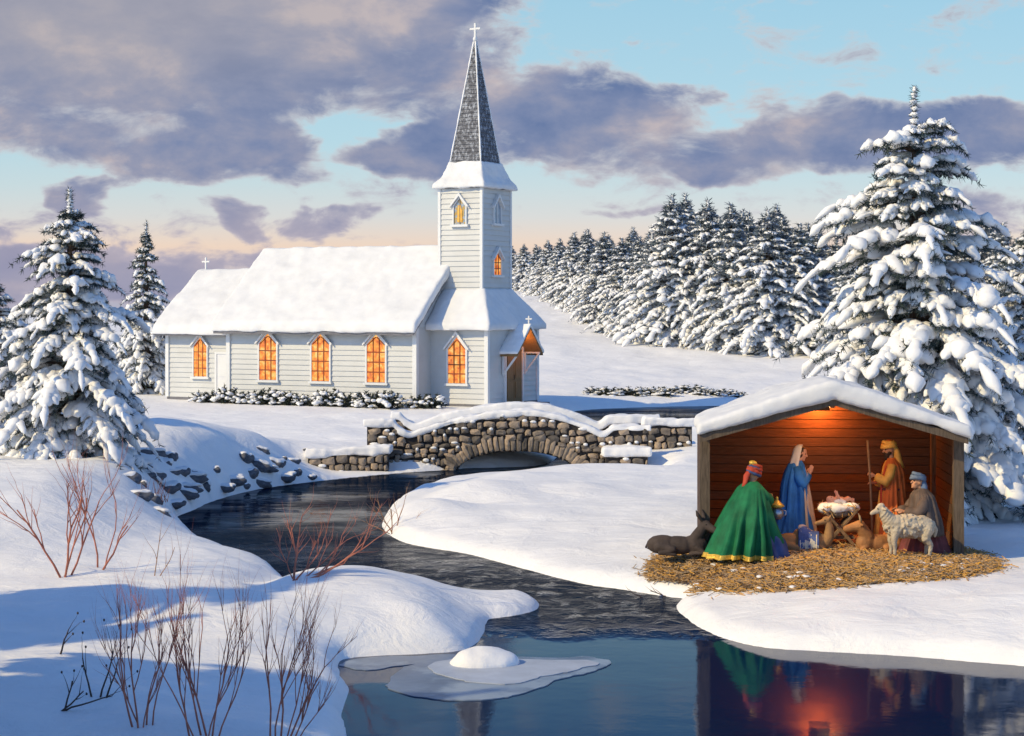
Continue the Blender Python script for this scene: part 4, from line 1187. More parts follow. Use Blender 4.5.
# ------------------------------------------------------------------ stable
SD = 30.24
SX = 5.36
stable = thing('stable', 'open wooden stable with snowy gable roof lit orange inside', 'stable', (SX, SD, 0), math.radians(-5))
hw, dp = 2.13, 2.75
RX, RZ, EZ = 2.20, 2.66, 2.03            # half width of the roof, ridge underside, eave underside
def roofz(x): return RZ-(RZ-EZ)*abs(x)/RX
rn = random.Random(3)
for (x, y) in ((-hw+.02, .08), (hw-.02, .08), (-hw+.02, dp-.1), (hw-.02, dp-.1)):
    g = G(); g.prism([(x-.085, y-.085, -.15), (x+.085, y-.085, -.15), (x+.085, y+.085, -.15), (x-.085, y+.085, -.15)], (0, 0, roofz(x)+.12))
    obj('post', g, M['post'], stable)
g = G(); z = .0
while z < RZ-.04:                                       # back wall of horizontal boards
    z1 = min(z+.165, RZ)
    xm = hw if z1 < roofz(hw) else max(.05, min(hw, RX*(RZ-z1)/(RZ-EZ)))
    g.box(-xm, xm, dp, dp+.03+rn.random()*.012, z, z1-.012); z += .165
g.box(-hw, hw, dp+.045, dp+.07, 0, roofz(hw)); g.prism([(-hw, dp+.045, roofz(hw)), (hw, dp+.045, roofz(hw)), (0, dp+.045, RZ)], (0, .025, 0))
obj('back_wall', g, M['plank'], stable)
for s in (-1, 1):
    g = G(); z = .0
    while z < roofz(hw)-.02:
        z1 = min(z+.165, roofz(hw)); x0 = s*(hw-.02); o = rn.random()*.01
        g.box(min(x0, x0+s*.03)-o, max(x0, x0+s*.03)+o, .17, dp-.19, z, z1-.012); z += .165
    xq = s*(hw+.03); g.box(min(xq, xq+s*.03), max(xq, xq+s*.03), .17, dp-.19, 0, roofz(hw)-.03)
    obj('side_wall', g, M['plank'], stable)
g = G()
for s in (-1, 1):
    for k in range(8):
        y0 = -.38+k*.44
        g.prism([(0, y0, RZ), (s*RX, y0, EZ), (s*RX, y0, EZ+.045), (0, y0, RZ+.045)], (0, .425, 0))
rf_ = obj('roof', g, M['plank'], stable)
for y in (-.42, 1.2, dp-.08):
    for s in (-1, 1):
        g = G(); g.prism([(0, y, RZ-.09), (s*RX, y, EZ-.09), (s*RX, y, EZ+.03), (0, y, RZ+.03)], (0, .075, 0)); obj('rafter', g, M['post'], rf_)
g = G(); g.box(-.04, .04, -.30, dp, RZ-.14, RZ-.02); obj('ridge_beam', g, M['post'], rf_)
g = G(); t = .27
g.prism([(-RX-.05, -.50, EZ+.03), (0, -.50, RZ+.04), (RX+.05, -.50, EZ+.03), (RX+.03, -.50, EZ+t*.75), (.5, -.5, RZ+t-.10), (0, -.50, RZ+t+.02), (-.5, -.5, RZ+t-.10), (-RX-.03, -.50, EZ+t*.75)], (0, dp+.75, 0))
vox('roof_snow', g, M['snow_roof'], rf_, .04, 6, .045, 1.7, 5)
# warm lamp hung under the ridge
lm = thing('hanging_or_fill_lamp', 'lamp with an added shield glowing on the back wall under the stable ridge', 'lamp', (SX+2.36*math.sin(math.radians(5)), SD+2.36, RZ-.03), math.radians(-5))
g = G(); g.tube([(0, 0, 0), (0, 0, -.10)], .006, 5); obj('cord', g, M['iron'], lm)
g = G(); g.ell((0, 0, -.13), (.03, .03, .04)); obj('bulb', g, glow('bulb', [(.3, (1, .45, .1)), (.7, (1, .55, .15))], 3, 4), lm, True)
g = G(); V = []
for zz_ in (-.30, .0):                                   # curved shield, added to keep the bulb out of the pool's reflection
    for k in range(13):
        a_ = PI+PI*k/12
        V.append((.19*math.cos(a_), .16*math.sin(a_)+.02, zz_))
g.add(V, [(k, k+1, k+14, k+13) for k in range(12)])
sh_ = obj('added_shield', g, M['post'], lm, True); md = sh_.modifiers.new('thick', 'SOLIDIFY'); md.thickness = .006
lamp('hanging_lamp_light', (0, .06, -.14), 175, (1, .23, .035), .07, lm)
l2 = thing('hanging_or_fill_lamp', 'unseen fill lamp added behind the front rafter to brighten the stable figures', 'lamp', (SX, SD-.20, RZ+.0))  # fill lamp out of sight, added to brighten the fronts of the figures
g = G(); g.tube([(0, 0, 0), (0, 0, -.035)], .006, 5); obj('cord', g, M['iron'], l2)
g = G(); g.ell((0, 0, -.045), (.022, .022, .022)); obj('bulb', g, glow('fill_bulb', [(.3, (1, .5, .15)), (.7, (1, .6, .22))], 3, 2), l2, True)
lamp('added_fill_light', (0, .16, -.16), 75, (1, .50, .19), .24, l2)

# straw bed
cx, cy = 5.16, 30.1
def straw_h(x, y):
    e2 = ((x-cx)/2.85)**2+((y-cy)/2.7)**2
    return .10*np.clip(1-e2, 0, 1)**.5
g = G(); rows, cols = 40, 64
xs = np.linspace(-1.05, 1.05, cols); ysn = np.linspace(-1.05, 1.05, rows)
Xg, Yg = np.meshgrid(cx+2.85*xs, cy+2.7*ysn)
nz = fbm(np.stack([Xg, Yg, Xg*0], -1), 2.2, 77, 3)
Zg = straw_h(Xg, Yg)*(1+.35*nz)+terrain(Xg.ravel(), Yg.ravel()).reshape(Xg.shape)-.012-.05*(((Xg-cx)/2.85)**2+((Yg-cy)/2.7)**2 > .93+.12*nz)
Zg = np.where(terrain(Xg.ravel(), Yg.ravel()).reshape(Xg.shape) < -.30, Zg-.12, Zg)
ii = (np.arange(rows-1)[:, None]*cols+np.arange(cols-1)[None, :]).ravel()
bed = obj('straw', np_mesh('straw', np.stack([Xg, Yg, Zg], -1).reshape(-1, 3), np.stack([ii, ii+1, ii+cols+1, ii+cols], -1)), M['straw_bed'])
tag(bed, 'loose yellow straw spread over the snow in and before the stable', 'straw', kind='stuff')
rng = np.random.default_rng(8)
N = 19000
a = rng.random(N)*2*np.pi; rr = np.sqrt(rng.random(N))*(1+.06*rng.normal(size=N))
rr = np.where(rng.random(N) < .25, .86+.16*rng.random(N), rr)
sx = cx+2.85*rr*np.cos(a); sy = cy+2.7*rr*np.sin(a)
sz = straw_h(sx, sy)+terrain(sx, sy)+rng.random(N)*.035+.002
az = rng.random(N)*2*np.pi; el = rng.normal(0, .22, N)+.05; ln = rng.uniform(.07, .22, N)
ok_ = terrain(sx, sy) > -.34
sx, sy, sz, az, el, ln = (q_[ok_] for q_ in (sx, sy, sz, az, el, ln)); N = len(sx)
d = np.stack([np.cos(az)*np.cos(el), np.sin(az)*np.cos(el), np.sin(el)], -1)
p = np.stack([sx, sy, sz], -1); wdt = rng.uniform(.006, .011, N)
sdv = np.stack([-np.sin(az), np.cos(az), az*0], -1); up = np.cross(sdv, d)
up = up*np.sign(up[:, 2:3])
ring = []
for q in (0, 1):
    c = p+d*(ln*(q-.5))[:, None]
    ring += [c-sdv*wdt[:, None], c+sdv*wdt[:, None], c+up*wdt[:, None]*1.2]
V = np.stack(ring, 1).reshape(-1, 3); b6 = (np.arange(N)*6)[:, None]
F = np.concatenate([b6+np.array([[0, 1, 4, 3]]), b6+np.array([[1, 2, 5, 4]]), b6+np.array([[2, 0, 3, 5]])])
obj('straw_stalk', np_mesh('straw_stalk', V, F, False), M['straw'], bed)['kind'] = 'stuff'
# flecks of snow on the straw
g = G()
for k in range(38):
    a_ = rf.random()*6.28; q = .55+.45*rf.random(); x = cx+2.85*q*math.cos(a_); y = cy-abs(2.7*q*math.sin(a_))
    g.ell((x, y, float(straw_h(x, y))+ground_z(x, y)+.02), (rf.uniform(.03, .10), rf.uniform(.05, .12), .022), None, 8, 5)
tag(obj('snow_flecks', g, M['snow_fine'], None, True), 'scattered flecks of snow lying on the straw before the stable', 'snow', kind='stuff')

# ------------------------------------------------------------------ people
def frame(f, u=(0, 0, 1)):
    f = Vector(f).normalized(); u = Vector(u); l = u.cross(f).normalized(); u = f.cross(l).normalized()
    return f, l, u
def head(g, c, f, u=(0, 0, 1), s=1.0):
    """skull, jaw, nose, brow, lips, chin, ears; returns the frame"""
    f, l, u = frame(f, u); c = Vector(c); fr = (f, l, u)
    P = lambda a, b, d: c+f*a*s+l*b*s+u*d*s
    g.ell(P(-.005, 0, .02), (.100*s, .078*s, .108*s), fr)
    g.ell(P(.035, 0, -.06), (.060*s, .054*s, .062*s), fr)
    g.cap(P(.088, 0, .018), P(.112, 0, -.026), .011*s, .0165*s, 8)
    g.ell(P(.080, 0, .034), (.020*s, .050*s, .012*s), fr, 10, 6)
    g.ell(P(.088, 0, -.056), (.013*s, .026*s, .009*s), fr, 10, 6)
    g.ell(P(.086, 0, -.072), (.012*s, .022*s, .008*s), fr, 10, 6)
    g.ell(P(.076, 0, -.100), (.020*s, .024*s, .020*s), fr, 10, 6)
    for q in (-1, 1):
        g.ell(P(-.005, q*.080, -.005), (.022*s, .010*s, .034*s), fr, 8, 6)
        g.ell(P(.060, q*.040, -.025), (.028*s, .022*s, .024*s), fr, 8, 6)
    return c, f, l, u
def eyes(hd, parent, s=1.0):
    c, f, l, u = hd
    for q in (-1, 1):
        g = G(); g.ell(c+f*.083*s+l*q*.034*s+u*.010*s, (.012*s, .015*s, .010*s), (f, l, u), 10, 6); obj('eye', g, M['eye'], parent, True)
def hand(g, wrist, d, n, side=1, curl=.5, s=1.0):
    """d along the hand, n out of the back of the hand"""
    d = Vector(d).normalized(); n = Vector(n); n = (n-d*n.dot(d)).normalized(); l = n.cross(d)*side
    w0 = Vector(wrist); k = .01*s
    g.chain([w0, w0+d*4*k, w0+d*8*k], [2.6*k, 3.0*k, 3.2*k])
    g.ell(w0+d*6*k, (4.2*k, 4.2*k, 1.8*k), (d, l, n), 10, 8)
    for i, (o, ln) in enumerate(((-3.0, 6.2), (-1.0, 7.2), (1.0, 6.8), (3.0, 5.4))):
        p = w0+d*8.8*k+l*o*k; a = curl*.5
        d1 = d*math.cos(a)-n*math.sin(a); d2 = d*math.cos(a*2.2)-n*math.sin(a*2.2)
        q = p+d1*ln*.5*k; g.chain([p, q, q+d2*ln*.5*k], [.95*k, .9*k, .75*k])
    p = w0+d*3*k-l*3.0*k
    t1 = (d*.7-l*.7-n*.3).normalized(); q = p+t1*3.5*k; g.chain([p, q, q+(d*.9-n*.5*curl).normalized()*3*k], [1.2*k, 1.1*k, .9*k])
def body(name, label, loc, rz, J, mt='skin', hands=()):
    """J: joints in metres, facing +x. One continuous surface."""
    g = G()
    hd = head(g, J['head'], J['face'], J.get('up', (0, 0, 1)), J.get('hs', 1.0))
    nk, ch, pv = Vector(J['neck']), Vector(J['chest']), Vector(J['pelvis'])
    hc = Vector(J['head'])
    g.cap(nk, hc+Vector((-.01, 0, -.04)), .058, .05)
    g.cap(ch, nk-Vector((0, 0, .06)), .13, .075); g.cap(pv, ch, .13, .14)
    for s, q in ((1, 'l'), (-1, 'r')):
        sh, el_, wr = [Vector(v) for v in J['arm_'+q]]
        g.cap(ch+(nk-ch)*.5, sh-Vector((0, 0, .02)), .06, .046); g.chain([sh-Vector((0, 0, .02)), el_, wr], [.046, .038, .026])
        hp, kn, an, toe = [Vector(v) for v in J['leg_'+q]]
        g.chain([pv, hp, kn, an], [.11, .095, .06, .04]); g.chain([an, an+(toe-an)*.35, toe], [.042, .042, .03])
    for (wr, d, n, side, curl) in hands: hand(g, wr, d, n, side, curl)
    o = vox(name, g, M[mt], None, .0085, 2)
    o.location = loc; o.rotation_euler = (0, 0, rz)
    tag(o, label, 'person')
    eyes(hd, o, J.get('hs', 1.0))
    return o, hd
def band(parent, name, mt, c, f, u, loops, r, nz=.12, seed=0):
    """wound cloth: list of (offset along u, radius f, radius l, tilt)"""
    f, l, u = frame(f, u); g = G(); c = Vector(c)
    for i, (o, ra, rb, tilt) in enumerate(loops):
        pts = []
        for k in range(28):
            a = 2*PI*k/28
            pts.append(c+u*(o+tilt*math.sin(a+i))+f*ra*math.cos(a)+l*rb*math.sin(a))
        g.tube(pts, [r*(1+nz*math.sin(k*1.9+i*2+seed)) for k in range(28)], 7, closed=True)
    return obj(name, g, M[mt], parent, True)

def leg_std(y): return [(0, y, .90), (.03, y, .50), (0, y, .09), (.14, y*1.15, .05)]

# --- king in green, seen from behind
loc = Vector(gr(750, 558)).to_3d(); loc.z = .04
J = dict(head=(.10, .02, 1.36), face=(.9, -.15, -.35), up=(.35, 0, .94), neck=(.05, .0, 1.20), chest=(.02, 0, 1.00), pelvis=(-.02, 0, .66), hs=.98,
         arm_l=[(.03, .17, 1.13), (.16, .22, .92), (.34, .10, .98)], arm_r=[(.03, -.17, 1.13), (.17, -.22, .90), (.36, -.08, .97)],
         leg_l=[(0, .09, .62), (.20, .10, .34), (-.06, .10, .10), (.08, .11, .05)], leg_r=[(0, -.09, .62), (.18, -.10, .34), (-.10, -.10, .10), (.04, -.11, .05)])
king, hd = body('person', 'bowing person in a flowing green gold-hemmed cape and red turban', loc, math.radians(38), J, 'skin_dark',
                [((.34, .10, .98), (1, -.2, .2), (0, .8, .5), -1, .6), ((.36, -.08, .97), (1, .2, .2), (0, -.8, .5), 1, .6)])
g = G()
R_ = [(-.14, .0, .0, .43, .43, .30), (-.13, 0, .06, .42, .42, .30), (-.10, 0, .30, .385, .395, .27), (-.08, 0, .60, .35, .38, .15), (-.03, 0, .85, .29, .33, .11), (.0, 0, 1.03, .22, .27, .07), (.02, 0, 1.13, .185, .245, .04), (.035, 0, 1.19, .14, .18, .03), (.045, 0, 1.24, .08, .10, .02)]
g.robe(R_, 110, 56, 1, 3.2); cape = obj('cape', g, M['green'], king, True)
g = G(); g.robe([(a_[0], a_[1], a_[2]*.55+.0, a_[3]*1.02, a_[4]*1.02, a_[5]) for a_ in R_[:2]]+[(-.13, 0, .075, .425, .425, .30)], 110, 6, 1, 3.2)
obj('cape_trim', g, M['gold'], cape, True)
g = G()
for s in (-1, 1):
    g.tube([(.03, s*.15, 1.12), (.12, s*.23, .98), (.22, s*.20, .92), (.30, s*.12, .97)], [.09, .10, .105, .085], 12, noise=.06, seed=s+3)
obj('sleeve', g, M['green'], king, True)
g = G(); g.robe([(.12, -.15, .0, .34, .38, .25), (.10, -.12, .25, .30, .33, .22), (.05, -.04, .6, .22, .26, .1), (.02, 0, 1.0, .16, .20, .05)], 70, 30, 4, 3.4); obj('robe', g, M['navy'], king, True)
g = G(); g.tube([(.22, -.36, .02), (.22, -.34, .3), (.16, -.30, .55), (.1, -.25, .8)], [.05, .05, .045, .04], 8, noise=.2, seed=4); obj('sash', g, M['red'], king, True)
c, f, l, u = hd
band(king, 'turban', 'red', c+u*.045, f, u, [(0, .112, .092, .015), (.045, .105, .088, .02), (.082, .085, .072, .02)], .034, .2, 1)
band(king, 'turban_wrap', 'navy', c+u*.02, f, u, [(0, .116, .096, .03), (.055, .108, .09, -.03)], .026, .25, 2)
g = G(); g.ell(c+u*.115-f*.03, (.085, .075, .075), (f, l, u)); g.ell(c+u*.165-f*.06, (.075, .065, .05), (f, l, u)); obj('cap', g, M['gold'], king, True)
g = G(); g.tube([c-f*.09+u*.02, c-f*.13-u*.08, c-f*.12-u*.20, c-f*.14-u*.27], [.055, .06, .05, .03], 9, flat=.6, noise=.12, seed=2); obj('turban_tail', g, M['red'], king, True)
# gift jar held out
jr = thing('gift_jar', 'blue-grey lidded jar with a gold top held beside the green cape', 'jar', at(777, 519, 30.35))
g = G(); prof = [(0, .07), (.05, .10), (.11, .115), (.17, .09), (.20, .055)]
g.tube([(0, 0, z) for z, r in prof], [r for z, r in prof], 20); obj('jar_body', g, M['silver'], jr, True)
g = G(); prof = [(.20, .10), (.225, .125), (.255, .09), (.30, .045), (.33, .018), (.36, .026), (.38, .004)]
g.tube([(0, 0, z) for z, r in prof], [r for z, r in prof], 20); obj('lid', g, M['gold'], jr, True)
g = G()
for s in (-1, 1): g.tube([(s*.10, 0, .15), (s*.155, 0, .13), (s*.145, 0, .07), (s*.10, 0, .06)], .014, 6)
obj('handle', g, M['silver'], jr, True)

# --- woman in blue with white veil
loc = Vector((at(797, 500, 31.75)[0], 31.75, .02))
J = dict(head=(.07, 0, 1.60), face=(.96, -.12, -.22), up=(.2, 0, .98), neck=(.02, 0, 1.44), chest=(0, 0, 1.22), pelvis=(-.02, 0, .88),
         arm_l=[(0, .17, 1.37), (.06, .22, 1.10), (.22, .035, 1.24)], arm_r=[(0, -.17, 1.37), (.06, -.22, 1.10), (.22, -.035, 1.24)], leg_l=leg_std(.09), leg_r=leg_std(-.09))
mary, hd = body('person', 'standing person in blue mantle and white veil with hands folded in prayer', loc, math.radians(-8), J, 'skin',
                [((.22, .030, 1.24), (.28, -.05, 1), (.0, 1, 0), 1, .08), ((.22, -.030, 1.24), (.28, .05, 1), (0, -1, 0), -1, .08)])
g = G(); g.robe([(.07, 0, 0, .27, .25, .12), (.06, 0, .4, .22, .21, .12), (.05, 0, .8, .18, .18, .1), (.04, 0, 1.1, .15, .16, .06), (.03, 0, 1.34, .12, .15, .03), (.02, 0, 1.45, .06, .07, .01)], 80, 40, 5, 3.5)
obj('dress', g, M['cream'], mary, True)
g = G(); g.robe([(-.04, 0, .0, .34, .34, .16), (-.04, 0, .35, .28, .30, .16), (-.035, 0, .75, .24, .27, .14), (-.03, 0, 1.05, .22, .26, .12), (-.02, 0, 1.25, .20, .245, .07), (-.01, 0, 1.40, .15, .18, .04), (.0, 0, 1.48, .09, .10, .02)], 90, 50, 6, 3.0, .42, 2*PI-.42)
obj('mantle', g, M['blue'], mary, True)
g = G()
for s in (-1, 1): g.tube([(-.01, s*.16, 1.36), (.04, s*.235, 1.20), (.075, s*.225, 1.06), (.14, s*.13, 1.14), (.205, s*.055, 1.225)], [.085, .10, .105, .085, .058], 14, noise=.08, seed=s+8)
obj('sleeve', g, M['blue'], mary, True)
c, f, l, u = hd
g = G(); g.ell(c-f*.012+u*.022, (.112, .092, .118), (f, l, u)); g.v = [v for v in g.v]
g2 = G(); g2.ell(c-f*.008+u*.016, (.106, .085, .112), (f, l, u), 24, 16)
hair = obj('hair', g2, M['hair'], mary, True)
# keep the hair off the face
bm = bmesh.new(); bm.from_mesh(hair.data)
bmesh.ops.delete(bm, geom=[v for v in bm.verts if (v.co-c).dot(f) > .045 and (v.co-c).dot(u) < .085], context='VERTS'); bm.to_mesh(hair.data); bm.free()
g = G(); rows_, seg_ = 26, 40; V = []
for i in range(rows_):
    q = i/(rows_-1)
    for k in range(seg_+1):
        a_ = 1.45+(2*PI-2.9)*k/seg_
        if q < .45:
            ph = PI*.5*(q/.45); r1, r2, h_ = .125*math.sin(ph)+.002, .105*math.sin(ph)+.002, .135*math.cos(ph)
            p_ = c-f*.012+u*(.01+h_)+f*r1*math.cos(a_)+l*r2*math.sin(a_)
        else:
            w_ = (q-.45)/.55; fo = 1+.07*w_*math.sin(a_*7)
            p_ = c-f*(.012+.055*w_)+Vector((0, 0, -.30*w_))+u*.01+f*(.125+.03*w_)*fo*math.cos(a_)+l*(.105+.085*w_)*fo*math.sin(a_)
        V.append(p_)
g.add(V, [(i*(seg_+1)+k, i*(seg_+1)+k+1, (i+1)*(seg_+1)+k+1, (i+1)*(seg_+1)+k) for i in range(rows_-1) for k in range(seg_)])
vl = obj('veil', g, M['white'], mary, True); sm = vl.modifiers.new('thick', 'SOLIDIFY'); sm.thickness = .012

# --- bearded man in orange with a staff
loc = Vector((at(891, 500, 31.3)[0], 31.3, .02))
J = dict(head=(.03, 0, 1.70), face=(.95, .28, -.10), neck=(0, 0, 1.52), chest=(0, 0, 1.30), pelvis=(0, 0, .94), hs=1.04,
         arm_l=[(0, .20, 1.45), (.10, .25, 1.16), (.30, .16, 1.26)], arm_r=[(0, -.20, 1.45), (.06, -.26, 1.16), (.27, -.02, 1.12)], leg_l=leg_std(.10), leg_r=leg_std(-.10))
jos, hd = body('person', 'bearded standing person in orange robe and yellow headcloth holding a staff', loc, math.radians(180-4), J, 'skin_dark',
               [((.30, .16, 1.26), (.75, -.1, .3), (.1, .9, .3), -1, 1.3), ((.27, -.02, 1.12), (.85, .3, .15), (.2, -.4, .9), 1, .9)])
g = G(); g.robe([(0, 0, 0, .27, .30, .14), (0, 0, .4, .23, .26, .13), (0, 0, .85, .19, .23, .1), (0, 0, 1.15, .17, .22, .06), (0, 0, 1.40, .14, .20, .04), (0, 0, 1.50, .10, .13, .02), (0, 0, 1.56, .06, .065, .01)], 90, 46, 9, 3.5)
obj('robe', g, M['gold_cloth'], jos, True)
g = G(); g.robe([(-.03, 0, .22, .28, .32, .14), (-.03, 0, .6, .23, .28, .12), (-.025, 0, 1.0, .205, .26, .09), (-.02, 0, 1.3, .20, .26, .05), (-.01, 0, 1.45, .155, .225, .03), (0, 0, 1.52, .10, .14, .02), (0, 0, 1.56, .07, .08, .01)], 90, 46, 10, 3.0, .55, 2*PI-.55)
obj('coat', g, M['orange'], jos, True)
g = G()
g.tube([(0, .19, 1.44), (.06, .26, 1.27), (.12, .245, 1.16), (.22, .20, 1.22), (.28, .17, 1.25)], [.08, .09, .10, .085, .065], 12, noise=.07, seed=1)
g.tube([(0, -.19, 1.44), (.03, -.27, 1.27), (.07, -.255, 1.14), (.17, -.13, 1.13), (.24, -.05, 1.12)], [.08, .09, .10, .09, .065], 12, noise=.07, seed=2)
obj('sleeve', g, M['gold_cloth'], jos, True)
g = G(); g.tube([(.10, .19, 1.42), (.17, .14, 1.2), (.18, .10, .95), (.17, .10, .6), (.19, .11, .35)], [.035, .045, .05, .055, .06], 8, flat=.5, noise=.1, seed=3); g.tube([(.06, -.20, 1.40), (.14, -.20, 1.15), (.15, -.2, .8), (.17, -.22, .5)], [.04, .05, .055, .065], 8, flat=.5, noise=.1, seed=5)
obj('stole', g, M['red'], jos, True)
band(jos, 'belt', 'wine', (0, 0, 1.02), (1, 0, 0), (0, 0, 1), [(0, .205, .255, .01)], .022)
c, f, l, u = hd
g = G(); g.ell(c+f*.055-u*.085, (.058, .062, .062), (f, l, u)); g.ell(c+f*.075-u*.13, (.038, .045, .05), (f, l, u)); g.ell(c+f*.098-u*.042, (.014, .036, .010), (f, l, u)); g.ell(c+f*.02-u*.05, (.05, .085, .05), (f, l, u))
obj('beard', g, M['hair'], jos, True)
band(jos, 'headcloth', 'gold_cloth', c+u*.05, f, u, [(0, .118, .098, .012), (.042, .112, .094, -.012), (.08, .09, .078, .012)], .032, .1, 3)
g = G(); g.ell(c+u*.09, (.10, .088, .085), (f, l, u)); obj('headcloth', g, M['orange'], jos, True)
g = G(); g.tube([c-f*.08+u*.05, c-f*.125-u*.05, c-f*.13-u*.2, c-f*.17-u*.34], [.075, .095, .11, .10], 12, flat=.7, noise=.08, seed=4); obj('headcloth_tail', g, M['gold_cloth'], jos, True)
hp_ = Matrix.Rotation(math.radians(176), 3, 'Z') @ Vector((.385, .165, 0))
st_ = G(); st_.tube([(.0, 0, 0), (-.01, 0, .5), (-.035, 0, 1.1), (-.085, 0, 1.86)], [.022, .021, .02, .018], 8, noise=.08)
tag(obj('staff', st_, M['wood'], None, True, (loc.x+hp_.x+.045, loc.y+hp_.y, .03)), 'long wooden staff held upright by the person in orange', 'staff')

# --- kneeling shepherd
loc = Vector((at(922, 555, 30.25)[0], 30.25, .04))
J = dict(head=(.08, 0, 1.22), face=(.95, .15, .18), neck=(.02, 0, 1.05), chest=(0, 0, .84), pelvis=(-.05, 0, .48),
         arm_l=[(.02, .18, .98), (.14, .24, .72), (.36, .12, .74)], arm_r=[(.02, -.18, .98), (.16, -.24, .72), (.38, -.10, .74)],
         leg_l=[(-.04, .09, .46), (.20, .12, .08), (-.24, .12, .07), (-.38, .12, .05)], leg_r=[(-.04, -.09, .46), (.22, -.12, .08), (-.22, -.12, .07), (-.36, -.12, .05)])
shep, hd = body('person', 'kneeling person in dark brown cloak and blue headcloth behind the sheep', loc, math.radians(180+8), J, 'skin_dark',
                [((.36, .12, .74), (.9, -.4, .25), (.1, .6, .8), -1, .4), ((.38, -.10, .74), (.9, .4, .25), (.1, -.6, .8), 1, .4)])
g = G(); g.robe([(-.04, 0, .0, .36, .33, .14), (-.04, 0, .2, .30, .30, .14), (-.04, 0, .5, .22, .25, .12), (-.02, 0, .8, .19, .235, .07), (0, 0, .97, .16, .20, .04), (.01, 0, 1.05, .09, .12, .02), (.02, 0, 1.09, .06, .07, .01)], 90, 46, 12, 3.4)
obj('robe', g, M['wine'], shep, True)
g = G(); g.robe([(-.04, 0, .34, .26, .34, .12), (-.03, 0, .6, .24, .31, .12), (-.01, 0, .85, .205, .265, .09), (.0, 0, 1.0, .18, .245, .05), (.01, 0, 1.07, .13, .16, .03), (.01, 0, 1.12, .08, .09, .02)], 90, 36, 13, 3.4); obj('cloak', g, M['umber'], shep, True)
g = G()
for s in (-1, 1): g.tube([(.01, s*.17, .97), (.09, s*.26, .82), (.15, s*.245, .71), (.26, s*.17, .72), (.34, s*.12, .735)], [.08, .095, .105, .095, .08], 12, noise=.1, seed=s+5)
obj('sleeve', g, M['umber'], shep, True)
c, f, l, u = hd
band(shep, 'headcloth', 'steel', c+u*.05, f, u, [(0, .116, .096, .015), (.04, .11, .092, -.015), (.075, .09, .078, .012)], .030, .12, 5)
g = G(); g.ell(c+u*.08, (.10, .086, .085), (f, l, u)); g.tube([c-f*.07+u*.06, c-f*.115-u*.05, c-f*.12-u*.18, c-f*.15-u*.30], [.075, .10, .115, .09], 12, flat=.75, noise=.08, seed=6); obj('headcloth_tail', g, M['steel'], shep, True)

# --- manger with the infant
MD = 31.0
mx = at(838, 500, MD)[0]
mg = thing('manger', 'crossed-leg wooden manger filled with straw under a white cloth', 'manger', (mx, MD, .05))
for s in (-1, 1):
    for q in (-1, 1):
        g = G(); y0 = s*.20
        g.prism([(-q*.30-.035, y0-.02+q*.022, 0), (-q*.30+.035, y0-.02+q*.022, 0), (q*.30+.035, y0-.02+q*.022, .70), (q*.30-.035, y0-.02+q*.022, .70)], (0, .042, 0)); obj('leg', g, M['wood'], mg)
g = G(); g.box(-.26, .26, -.14, .14, .17, .22); obj('stretcher', g, M['wood'], mg)
for s in (-1, 1):
    g = G(); g.prism([(s*.04, -.27, .42), (s*.07, -.27, .41), (s*.32, -.27, .69), (s*.29, -.27, .71)], (0, .54, 0)); obj('side_board', g, M['wood'], mg)
rng = np.random.default_rng(4); g = G()
for k in range(420):
    p_ = Vector((rng.uniform(-.30, .30), rng.uniform(-.26, .26), rng.uniform(.60, .76))); a_ = rng.uniform(0, 6.28); e_ = rng.normal(0, .4)
    d_ = Vector((math.cos(a_)*math.cos(e_), math.sin(a_)*math.cos(e_), math.sin(e_)))*rng.uniform(.08, .18)
    g.tube([p_-d_*.5, p_+d_*.5], .006, 3)
g.ell((0, 0, .62), (.27, .25, .10)); obj('straw_fill', g, M['straw'], mg)
g = G(); g.ell((-.02, -.02, .745), (.33, .26, .045)); g.ell((.22, -.16, .71), (.13, .10, .08)); g.ell((-.26, -.14, .70), (.12, .11, .09)); g.ell((0, -.24, .70), (.16, .06, .08))
cl = vox('white_cloth', g, M['white'], None, .018, 3, .02, 7, 3, (mx, MD, .05)); tag(cl, 'white crumpled cloth spread in the manger under the infant', 'cloth')
g = G(); c = Vector((-.13, -.03, .84))
hd = head(g, c, (.25, -.45, .85), (-.9, 0, .3), .62)
g.cap((-.08, -.03, .82), (.06, -.02, .82), .06, .065); g.cap((.06, -.02, .82), (.10, .03, .81), .06, .055)
for s in (-1, 1):
    g.chain([(-.05, s*.05-.03, .84), (.0, s*.10-.03, .88), (-.03, s*.09-.03, .94)], [.026, .022, .016])
    hand(g, Vector((-.03, s*.09-.03, .94)), (-.2, -s*.2, 1), (0, s, .1), s, .6, .42)
    g.chain([(.10, s*.04-.02, .82), (.18, s*.06-.02, .86), (.25, s*.05-.02, .81)], [.038, .03, .022]); g.cap((.25, s*.05-.02, .81), (.26, s*.05-.02, .85), .02, .014)
bb = vox('person', g, M['skin'], None, .007, 2, loc=(mx, MD, .05)); tag(bb, 'infant lying on the white cloth in the manger with raised arms', 'person')
eyes(hd, bb, .62)
g = G(); g.ell((.02, -.02, .80), (.13, .10, .07)); g.tube([(-.08, -.1, .80), (.0, -.11, .83), (.12, -.1, .80)], .03, 8); vox('swaddling', g, M['white'], bb, .014, 3, .01, 12)

